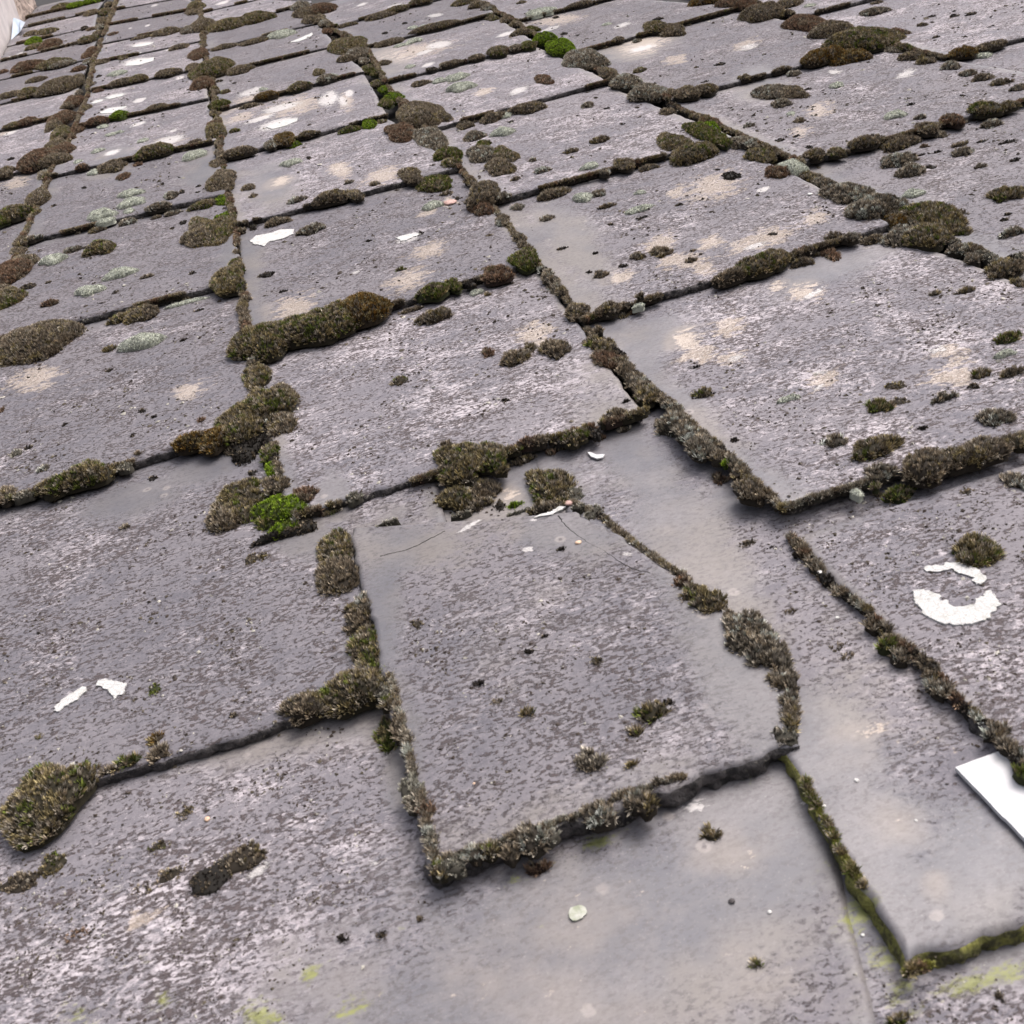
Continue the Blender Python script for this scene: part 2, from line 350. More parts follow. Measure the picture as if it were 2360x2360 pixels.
def build_slate(d):
    nx, ny, ext = d['nx'], d['ny'], d['ext']
    s = np.linspace(0, 1, nx + 1); t = np.linspace(0, 1 + ext, ny + 1)
    # finer rows close to the rims so that the arris reads
    S, TT = np.meshgrid(s, t)
    sd_ = d['seed']; re = d['re']
    c = d['c']; wv = (c[1] - c[0]) / np.linalg.norm(c[1] - c[0]); hv = (c[2] - c[0]) / np.linalg.norm(c[2] - c[0])
    P = bil(c, S, TT)
    hx = d['hei'] * TT; wx = d['wid'] * S
    fL = re * (.0030 * fbm(hx * 14, 0 * hx + 1.5, sd_ + 1, 2) + .0030 * fbm(hx * 90, 0 * hx + 2.5, sd_ + 2, 2))
    fR = re * (.0030 * fbm(hx * 14, 0 * hx + 1.5, sd_ + 3, 2) + .0030 * fbm(hx * 90, 0 * hx + 2.5, sd_ + 4, 2))
    fB = re * (.0035 * fbm(wx * 12, 0 * wx + .5, sd_ + 5, 2) + .0036 * fbm(wx * 95, 0 * wx + 3.5, sd_ + 6, 2))
    P = P + (fL * (1 - S) ** 3 + fR * S ** 3)[..., None] * wv + (fB * np.clip(1 - TT, 0, 1) ** 4)[..., None] * hv
    if 'bow' in d: P = P + (np.interp(TT, d['bow'][:, 0], d['bow'][:, 1]) * S ** 1.5)[..., None] * wv
    if 'lbow' in d: P = P + (np.interp(TT, d['lbow'][:, 0], d['lbow'][:, 1]) * (1 - S) ** 1.5)[..., None] * wv
    Z = zfun(d, S, TT)
    rim = np.zeros_like(Z); rim[0, :] = 1; rim[:, 0] = 1; rim[:, -1] = 1
    Z = Z - rim * (.0009 + .0012 * (fbm(wx * 60 + 3, hx * 60, sd_ + 8, 2) + .5) * re)
    V = np.concatenate([P.reshape(-1, 2), Z.reshape(-1, 1)], 1)
    idx = np.arange((nx + 1) * (ny + 1)).reshape(ny + 1, nx + 1)
    Fq = np.stack([idx[:-1, :-1], idx[:-1, 1:], idx[1:, 1:], idx[1:, :-1]], -1).reshape(-1, 4)
    ring = np.concatenate([idx[0, :], idx[1:, -1], idx[-1, -2::-1], idx[-2:0:-1, 0]])
    Vr = V[ring]; L = len(ring); layers = []
    cx = V.mean(0)
    outd = np.concatenate([np.tile(-hv, (nx + 1, 1)), np.tile(wv, (ny, 1)), np.tile(hv, (nx, 1)), np.tile(-wv, (ny - 1, 1))])
    for k in range(1, 5):
        q = Vr.copy(); q[:, 2] -= d['thick'] * k / 4
        j = re * (.0026 * vnoise(Vr[:, 0] * 170 + 9 * k, Vr[:, 1] * 170, sd_ + 20 + k) + .0012 * vnoise(Vr[:, 0] * 480 + 9 * k, Vr[:, 1] * 480, sd_ + 30 + k) + .0006 * (rng.random(L) - .5) + (.0006 if k < 4 else -.001))
        q[:, :2] += outd * j[:, None]; layers.append(q)
    base = len(V); V = np.concatenate([V] + layers)
    prev = ring; sides = []
    for k in range(4):
        cur = base + k * L + np.arange(L)
        sides.append(np.stack([prev, cur, np.roll(cur, -1), np.roll(prev, -1)], -1)); prev = cur
    sides = np.concatenate(sides)
    FF = np.concatenate([Fq, sides])
    fm = np.concatenate([np.zeros(len(Fq), int), np.ones(len(sides), int)])
    # close the underside
    b0 = base + 3 * L
    faces = FF
    # stains
    px = proj(V)
    col = np.zeros((len(V), 4)); n0 = base
    col[:, 0] = px_ell(WHT, px); col[:, 1] = px_ell(TAN, px); col[:, 3] = px_ell(ALG, px)
    cl = px_ell(CLN, px)
    Sf = np.concatenate([S.ravel(), np.zeros(4 * L)]); Tf = np.concatenate([TT.ravel(), np.zeros(4 * L)])
    l, r_ = d['clr']
    e = np.maximum(np.clip(1 - Sf / (2 * l + 1e-6), 0, 1), np.clip(1 - (1 - Sf) / (2 * r_ + 1e-6), 0, 1))
    e = np.maximum(e, np.clip((Tf - .86) / .16, 0, 1) * .8)
    cl = np.maximum(np.maximum(cl, e * .85), d['clean'])
    col[:, 2] = np.clip(cl, 0, 1)
    o = mesh_obj('roof_slate', V, faces, None, mats=[M_SL, d['edge']], fmat=fm, cols=col, loc=(*d['ctr'], 0.0))
    return o

# columns of slates between the upright joints, each a list of tails (left end, right end) in photo pixels, from the top down
COLS = {
 'far left column': [((118, 22), (240, 2)), ((75, 48), (225, 27)), ((50, 84), (222, 62)), ((36, 121), (224, 92)), ((0, 171), (206, 139)), ((0, 228), (184, 201)), ((0, 297), (150, 270)), ((0, 406), (117, 386)), ((0, 522), (70, 502)), ((0, 716), (8, 712))],
 'left column': [((262, 25), (435, -6)), ((248, 60), (456, 22)), ((231, 104), (465, 58)), ((214, 149), (468, 97)), ((204, 214), (470, 160)), ((176, 298), (484, 232)), ((112, 415), (502, 331)), ((54, 568), (532, 455)), ((-60, 812), (566, 658)), ((-240, 1246), (622, 988))],
 'middle column': [((462, 32), (612, -3)), ((466, 75), (720, 9)), ((470, 119), (738, 56)), ((488, 179), (775, 109)), ((498, 261), (842, 170)), ((512, 374), (896, 274)), ((542, 532), (1068, 396)), ((575, 818), (1243, 615)), ((668, 1215), (1486, 974))],
 'right column': [((762, 67), (1085, -17)), ((846, 113), (1144, 37)), ((888, 196), (1240, 107)), ((985, 310), (1405, 196)), ((1130, 480), (1690, 328)), ((1345, 755), (2052, 532)), ((1796, 1219), (2845, 894))],
 'far right column': [((1190, 56), (1440, -6)), ((1310, 134), (1712, 24)), ((1540, 240), (2044, 110)), ((1845, 392), (2500, 206)), ((2285, 624), (3100, 385)), ((2900, 935), (4000, 560))],
 'top right corner column': [((1845, 46), (2040, -8)), ((2170, 146), (2560, 20)), ((2650, 296), (3150, 140))],
}
SLK = {}
NUMW = ['', 'nearest', 'second', 'third', 'fourth', 'fifth', 'sixth', 'seventh', 'eighth', 'ninth', 'tenth', 'eleventh', 'twelfth']
for cn, tails in COLS.items():
    R4 = [(at(*a), at(*b)) for a, b in tails]
    # full width for the slates cut by the left frame edge
    if cn == 'far left column':
        R4 = [(np.array([b[0] - .30, b[1] + .004]), b) for a, b in R4]
    if cn == 'top right corner column':
        R4 = [(a, np.array([a[0] + .31, a[1]])) for a, b in R4]
    # one more slate above the topmost tail, out of the picture
    pa = R4[0]; step = R4[0][0][1] - R4[1][0][1]
    top = (pa[0] + np.array([0, step]), pa[1] + np.array([0, step]))
    ups = [top] + R4[:-1]
    for i, (tl, up) in enumerate(zip(R4, ups)):
        if cn == 'left column' and i == len(R4) - 1: pass
        rank = len(R4) - i + (1 if cn == 'left column' else 0)
        hd = f'{NUMW[rank]} slate up the {cn}' if rank > 1 else f'nearest slate of the {cn}'
        zz = (1.12, 1.12, .03, .03)
        if cn == 'right column' and i == len(R4) - 1: zz = (2.35, 2.2, .03, .03)
        if cn == 'middle column' and i == len(R4) - 1: zz = (1.25, 1.35, .03, .03)
        fr = float(np.clip(1.15 - .22 * (np.hypot(*((tl[0] + up[1]) / 2)) - .9), .55, 1))
        zz = tuple(v * fr for v in zz)
        d = slate('roof_slate', None, z=zz, thick=fr, roof=(tl[0], tl[1], up[0], up[1]), key=hd,
                  clean_lr=(.05 + .06 * rng.random(), .02 + .03 * rng.random()))
        d['col'] = cn; d['rank'] = rank; SLK[hd] = d
def slp(key, label, *a, **k):
    d = slate('roof_slate', *a, key=key, **k); d['label'] = label; SLK[key] = d; return d
# slates in the foreground, one by one
slp('slipped cracked slate', 'slipped grey slate with cracked upper corners, lying loose below the middle column',
    [(1002, 2009), (1832, 1710), (800, 1221), (1331, 1179)], z=(2.1, 2.0, 1.2, 1.05), ext=0.0, thick=1.6, rough_edge=1.6, clean=.34, clean_lr=(.02, .02), gap=0)
slp('slate with the white crescent', 'rough grey slate carrying the broken white lichen ring, at the right edge',
    None, z=(3.3, 3.3, 1.15, 1.15), ext=0.0, thick=1.1, rough_edge=1.5, roof=[at(2600, 2070, .01), at(3500, 1700, .01), at(1829, 1240, .01), at(2640, 985, .01)], gap=0, clean_lr=(.03, .03))
slp('smooth green-edged slate', 'smooth wet-looking grey slate with green algae along its thick lower edges',
    None, z=(2.0, 2.0, .0, .0), ext=.05, thick=1.9, rough_edge=1.5, edge=M_EG, roof=[at(2090, 2228, .017), at(3400, 1760, .017), at(1240, 1060), at(2500, 680)], gap=0, clean=.5, clean_lr=(.08, .05))
slp('big foreground slate', 'long foreground slate, crusted at left and washed smooth to the right',
    None, z=(1.1, 1.1, .03, .03), rough_edge=.4, ext=.1, roof=[at(-500, 3050), at(2110, 2750), at(-560, 1950), at(1810, 1520)], gap=0, clean_lr=(.02, .05))
slp('bottom corner slate', 'brownish slate stained with green algae in the bottom right corner',
    None, z=(.95, .95, -.1, -.1), rough_edge=.4, ext=.1, roof=[at(2080, 2750), at(3000, 2500), at(1780, 1690), at(2600, 1480)], gap=0, clean_lr=(.05, .05))
slp('deep underlying slate', 'deep bare slate glimpsed in the hole above the slipped slate',
    None, z=(.12, .12, -.2, -.2), ext=.1, roof=[at(700, 1330), at(1420, 1240), at(700, 1090), at(1400, 930)], gap=0, clean=.9)
slp('nearest slate of the left column', 'wide rough grey slate at the left edge with two small bright white lichen marks',
    None, z=(1.12, 1.0, .03, .0), roof=[at(-480, 2010, .009), at(1080, 1528, .009), at(-240, 1246), at(985, 905)], clean_lr=(.03, .03))
# right edge of the slipped slate bows outward
dq = SLK['slipped cracked slate']; bw = []
for p in ((1331, 1179), (1420, 1232), (1552, 1330), (1665, 1410), (1760, 1500), (1815, 1575), (1832, 1650), (1832, 1710)):
    a_, b_ = inv(dq, at(*p, .012)); bw.append((b_, (a_ - 1) * dq['wid']))
bw.sort(); dq['bow'] = np.array(bw)
dq = SLK['smooth green-edged slate']; bw = []
for p, z in (((2090, 2230), .017), ((2060, 2152), .016), ((1995, 2055), .014), ((1935, 1953), .012), ((1875, 1840), .010), ((1830, 1752), .009), ((1770, 1700), .009), ((1500, 1420), .005), ((1300, 1200), .002), ((1220, 1060), 0)):
    a_, b_ = inv(dq, at(*p, z)); bw.append((b_, a_ * dq['wid']))
bw.sort(); dq['lbow'] = np.array(bw)
for d in SL:
    d['obj'] = build_slate(d)

def slabel(d):
    if 'label' in d: return d['label']
    nm = NUMW[d['rank']]
    kind = {0: 'lichen-mottled grey slate', 1: 'rough grey slate', 2: 'weathered grey slate with pale crust'}[d['seed'] % 3]
    return f"{kind}, {nm} counting up the {d['col']}" if d['rank'] > 1 else f"{kind}, nearest of the {d['col']}"
for d in SL:
    tag(d['obj'], slabel(d), 'roof slate', 'slates laid on the roof')

# dark underlay below the slates
dk = np.array([[-3.2, -.6, -.024], [2.2, -.6, -.024], [2.2, 6.5, -.024], [-3.2, 6.5, -.024]])
o = mesh_obj('roof_underlay', dk, [(0, 1, 2, 3)], M_DECK, smooth=False); tag(o, kind='structure')

# ------------------------------------------------------------------ moss
PAL = {  # dark base, leaf, tip (linear)
 'br': ((.022, .016, .011), (.120, .090, .062), (.540, .455, .330)),
 'ol': ((.022, .018, .009), (.124, .094, .042), (.540, .450, .235)),
 'or': ((.025, .016, .008), (.120, .070, .016), (.370, .220, .050)),
 'gr': ((.040, .060, .006), (.165, .255, .012), (.370, .510, .045)),
 'gg': ((.025, .030, .008), (.085, .110, .016), (.230, .270, .055)),
 'gy': ((.060, .068, .048), (.400, .420, .350), (.850, .855, .790)),
 'tb': ((.030, .024, .018), (.150, .124, .093), (.690, .625, .505)),
 'rd': ((.026, .013, .010), (.165, .102, .068), (.450, .310, .205)),
 'dk': ((.012, .010, .009), (.030, .024, .021), (.085, .070, .058)),
 'lc': ((.050, .046, .036), (.250, .240, .185), (.680, .650, .550)),
 'al': ((.080, .082, .018), (.260, .258, .050), (.430, .415, .135)),
}
CNAME = {'br': 'brown', 'ol': 'olive', 'or': 'orange-brown', 'gr': 'bright-green', 'gg': 'green', 'gy': 'pale grey',
         'tb': 'grizzled', 'rd': 'russet', 'dk': 'blackish', 'lc': 'pale crusty', 'al': 'yellow-green'}
BLEND = {'br': ('br', 'br', 'br', 'tb', 'ol'), 'ol': ('ol', 'ol', 'br', 'tb', 'ol', 'gg'), 'or': ('or', 'ol', 'or', 'br'), 'gr': ('gr', 'gr', 'gr', 'gg'), 'gg': ('gg', 'ol', 'gg', 'br'),
         'gy': ('gy', 'gy', 'gy', 'gy'), 'tb': ('tb', 'tb', 'br', 'tb', 'gy'), 'rd': ('rd', 'rd', 'br'), 'dk': ('dk', 'dk', 'br'), 'lc': ('lc', 'tb', 'lc', 'lc'), 'al': ('al', 'al', 'al', 'al', 'gg')}

def lobe(px, py, rx, ry, ty, ang=0.0, flat=None):
    """an ellipse seen in the photo -> a low dome standing on the slate"""
    z0 = 0.0
    for _ in range(2):
        p = at(px, py, z0); d, z = which(p, .03)
        if d is not None: z0 = z
    dep = depth_at(px, py, z0); mpp = dep / F
    p = at(px, py, z0)
    v = np.array([p[0], p[1], z0 - H]); sth = -v[2] / np.linalg.norm(v); cth = math.sqrt(1 - sth * sth)
    a = rx * mpp; rm = ry * mpp
    q = {'gr': .55, 'gy': .62, 'dk': .35, 'lc': .3}.get(ty, .42) if flat is None else flat
    h = min(q * a, .9 * rm / max(cth, .2), .020)
    b = math.sqrt(max(rm * rm - (h * cth) ** 2, (.40 * rm) ** 2)) / sth
    b = min(b, 2.6 * a)
    top = math.sqrt((b * sth) ** 2 + (h * cth) ** 2)
    cy = py + (top - b * sth) / 2 / mpp
    p = at(px, cy, z0); d, z = which(p, .03)
    if d is None: z = z0
    g_ = 1.04 if ty == 'gy' else .92
    return dict(fl=1.0 if flat is None or flat > .25 else .55, x=p[0], y=p[1], z=z - .0008, a=a * g_, b=b * g_, h=h, ty=ty, mpp=mpp * 2.3, ang=math.radians(ang), d=d)

def moss_mesh(lobes, fluff=1.0, dens=1.0):
    Vs, Fs, Cs = [], [], []; off = 0
    for L in lobes:
        a, b, h = L['a'], L['b'], L['h']; pal = PAL[L['ty']]
        ca, sa = math.cos(L['ang']), math.sin(L['ang'])
        ph = rng.random(4) * 6.28; am = np.array([.10, .10, .09, .07]) * min(1, .018 / max(a, .006) + .25)
        def wob(f): return 1 + sum(am[i] * np.sin((i + 2) * f + ph[i]) for i in range(4))
        def dome(r, f):
            w = wob(f); x = a * w * r * np.cos(f); y = b * w * r * np.sin(f)
            z = h * np.clip(1 - r ** 2.3, 0, 1) ** .62
            z = z * (1 + .35 * fbm(x / max(a, b) * 2.2 + ph[0] * 9, y / max(a, b) * 2.2 + ph[1] * 9, 3, 2))
            return np.stack([ca * x - sa * y + L['x'], sa * x + ca * y + L['y'], z + L['z']], -1)
        # body
        nr, nf = 6, 16
        rr = np.linspace(0, 1, nr + 1)[1:] ** .8; ff = np.arange(nf) / nf * 2 * math.pi
        RR, FF_ = np.meshgrid(rr, ff, indexing='ij')
        B = dome(RR, FF_).reshape(-1, 3); B[-nf:, 2] -= .004
        B = np.concatenate([dome(np.array([0.001]), np.array([0.0])), B])
        tri = [(0, 1 + j, 1 + (j + 1) % nf) for j in range(nf)]
        for i in range(nr - 1):
            for j in range(nf):
                p0 = 1 + i * nf + j; p1 = 1 + i * nf + (j + 1) % nf; q0 = p0 + nf; q1 = p1 + nf
                tri += [(p0, q0, q1), (p0, q1, p1)]
        Vs.append(B); Fs.append(np.array(tri) + off); off += len(B)
        bc = np.array(pal[0]) * .8 if L['ty'] != 'gy' else np.array(pal[1])
        Cs.append(np.tile(np.array([*bc, 1]), (len(B), 1)))
        # shoots
        gy = L['ty'] == 'gy'
        sp = max(.0014 if gy else .0030, (.85 if gy else 1.35) * L['mpp'])
        area = math.pi * a * b * (1 + .9 * h / max(min(a, b), 1e-4))
        n = int(np.clip(area / sp ** 2 * (1.6 if gy else 2.1) * dens, 26, 5200))
        r = np.where(rng.random(n) < .2, .84 + .18 * rng.random(n), rng.random(n) ** .5); f = rng.random(n) * 2 * math.pi
        p = dome(r, f)
        nx_ = np.stack([np.cos(f) * r ** 2 / max(a, .001), np.sin(f) * r ** 2 / max(b, .001), np.sqrt(np.clip(1 - r ** 2, .04, 1)) / max(h, .001) * .8], -1)
        nx_ /= np.linalg.norm(nx_, axis=1)[:, None]
        nx_ = np.stack([ca * nx_[:, 0] - sa * nx_[:, 1], sa * nx_[:, 0] + ca * nx_[:, 1], nx_[:, 2]], -1)
        dr = nx_ + rng.normal(0, .22 if gy else .30, (n, 3)) + np.array([0, .12, .45]); dr /= np.linalg.norm(dr, axis=1)[:, None]
        ln = sp * {'gy': 1.05, 'dk': .8, 'al': .75, 'lc': .95, 'gr': 1.15}.get(L['ty'], 1.45) * fluff * L.get('fl', 1.0) * (.6 + .8 * rng.random(n)); wd_ = sp * (.42 if gy else .46) * (.7 + .6 * rng.random(n))
        ux = np.cross(dr, rng.normal(0, 1, (n, 3))); ux /= np.linalg.norm(ux, axis=1)[:, None]; uy = np.cross(dr, ux)
        p = p - dr * (ln * .25)[:, None]
        K = 5
        vv = []; cc = []
        types = BLEND[L['ty']]
        patch = fbm(p[:, 0] * 130, p[:, 1] * 130, 11, 2)
        ti = np.clip(((patch + .5 + rng.normal(0, .16, n)) * len(types)).astype(int), 0, len(types) - 1)
        base = np.array([PAL[t][0] for t in types])[ti]; leaf = np.array([PAL[t][1] for t in types])[ti]; tip = np.array([PAL[t][2] for t in types])[ti]
        br = ((.55 + .8 * rng.random(n)) * np.where(rng.random(n) < .26, 1.8, 1.0))[:, None]; tk = (rng.random(n) ** (0.5 if gy else 0.75))[:, None]
        tipc = leaf * (1 - tk) + tip * tk
        for k in range(K):
            an = 2 * math.pi * k / K + rng.random(n) * 1.2
            od = ux * np.cos(an)[:, None] + uy * np.sin(an)[:, None]; sd2 = -ux * np.sin(an)[:, None] + uy * np.cos(an)[:, None]
            fl = (.22 + .42 * rng.random(n))[:, None]
            b0 = p + od * (wd_ * .25)[:, None] - sd2 * (wd_ * .55)[:, None]
            b1 = p + od * (wd_ * .25)[:, None] + sd2 * (wd_ * .55)[:, None]
            tp = p + dr * ln[:, None] * (1 - .25 * fl) + od * ln[:, None] * fl * .75
            vv += [b0, b1, tp]; bcol = (leaf * br if gy else base * .7 + leaf * .3 * br); cc += [bcol, bcol, tipc * br]
        vv = np.stack(vv, 1).reshape(-1, 3); cc = np.stack(cc, 1).reshape(-1, 3)
        Vs.append(vv); Cs.append(np.concatenate([cc, np.ones((len(cc), 1))], 1))
        Fs.append(np.arange(len(vv)).reshape(-1, 3) + off); off += len(vv)
    return np.concatenate(Vs), np.concatenate(Fs), np.concatenate(Cs)

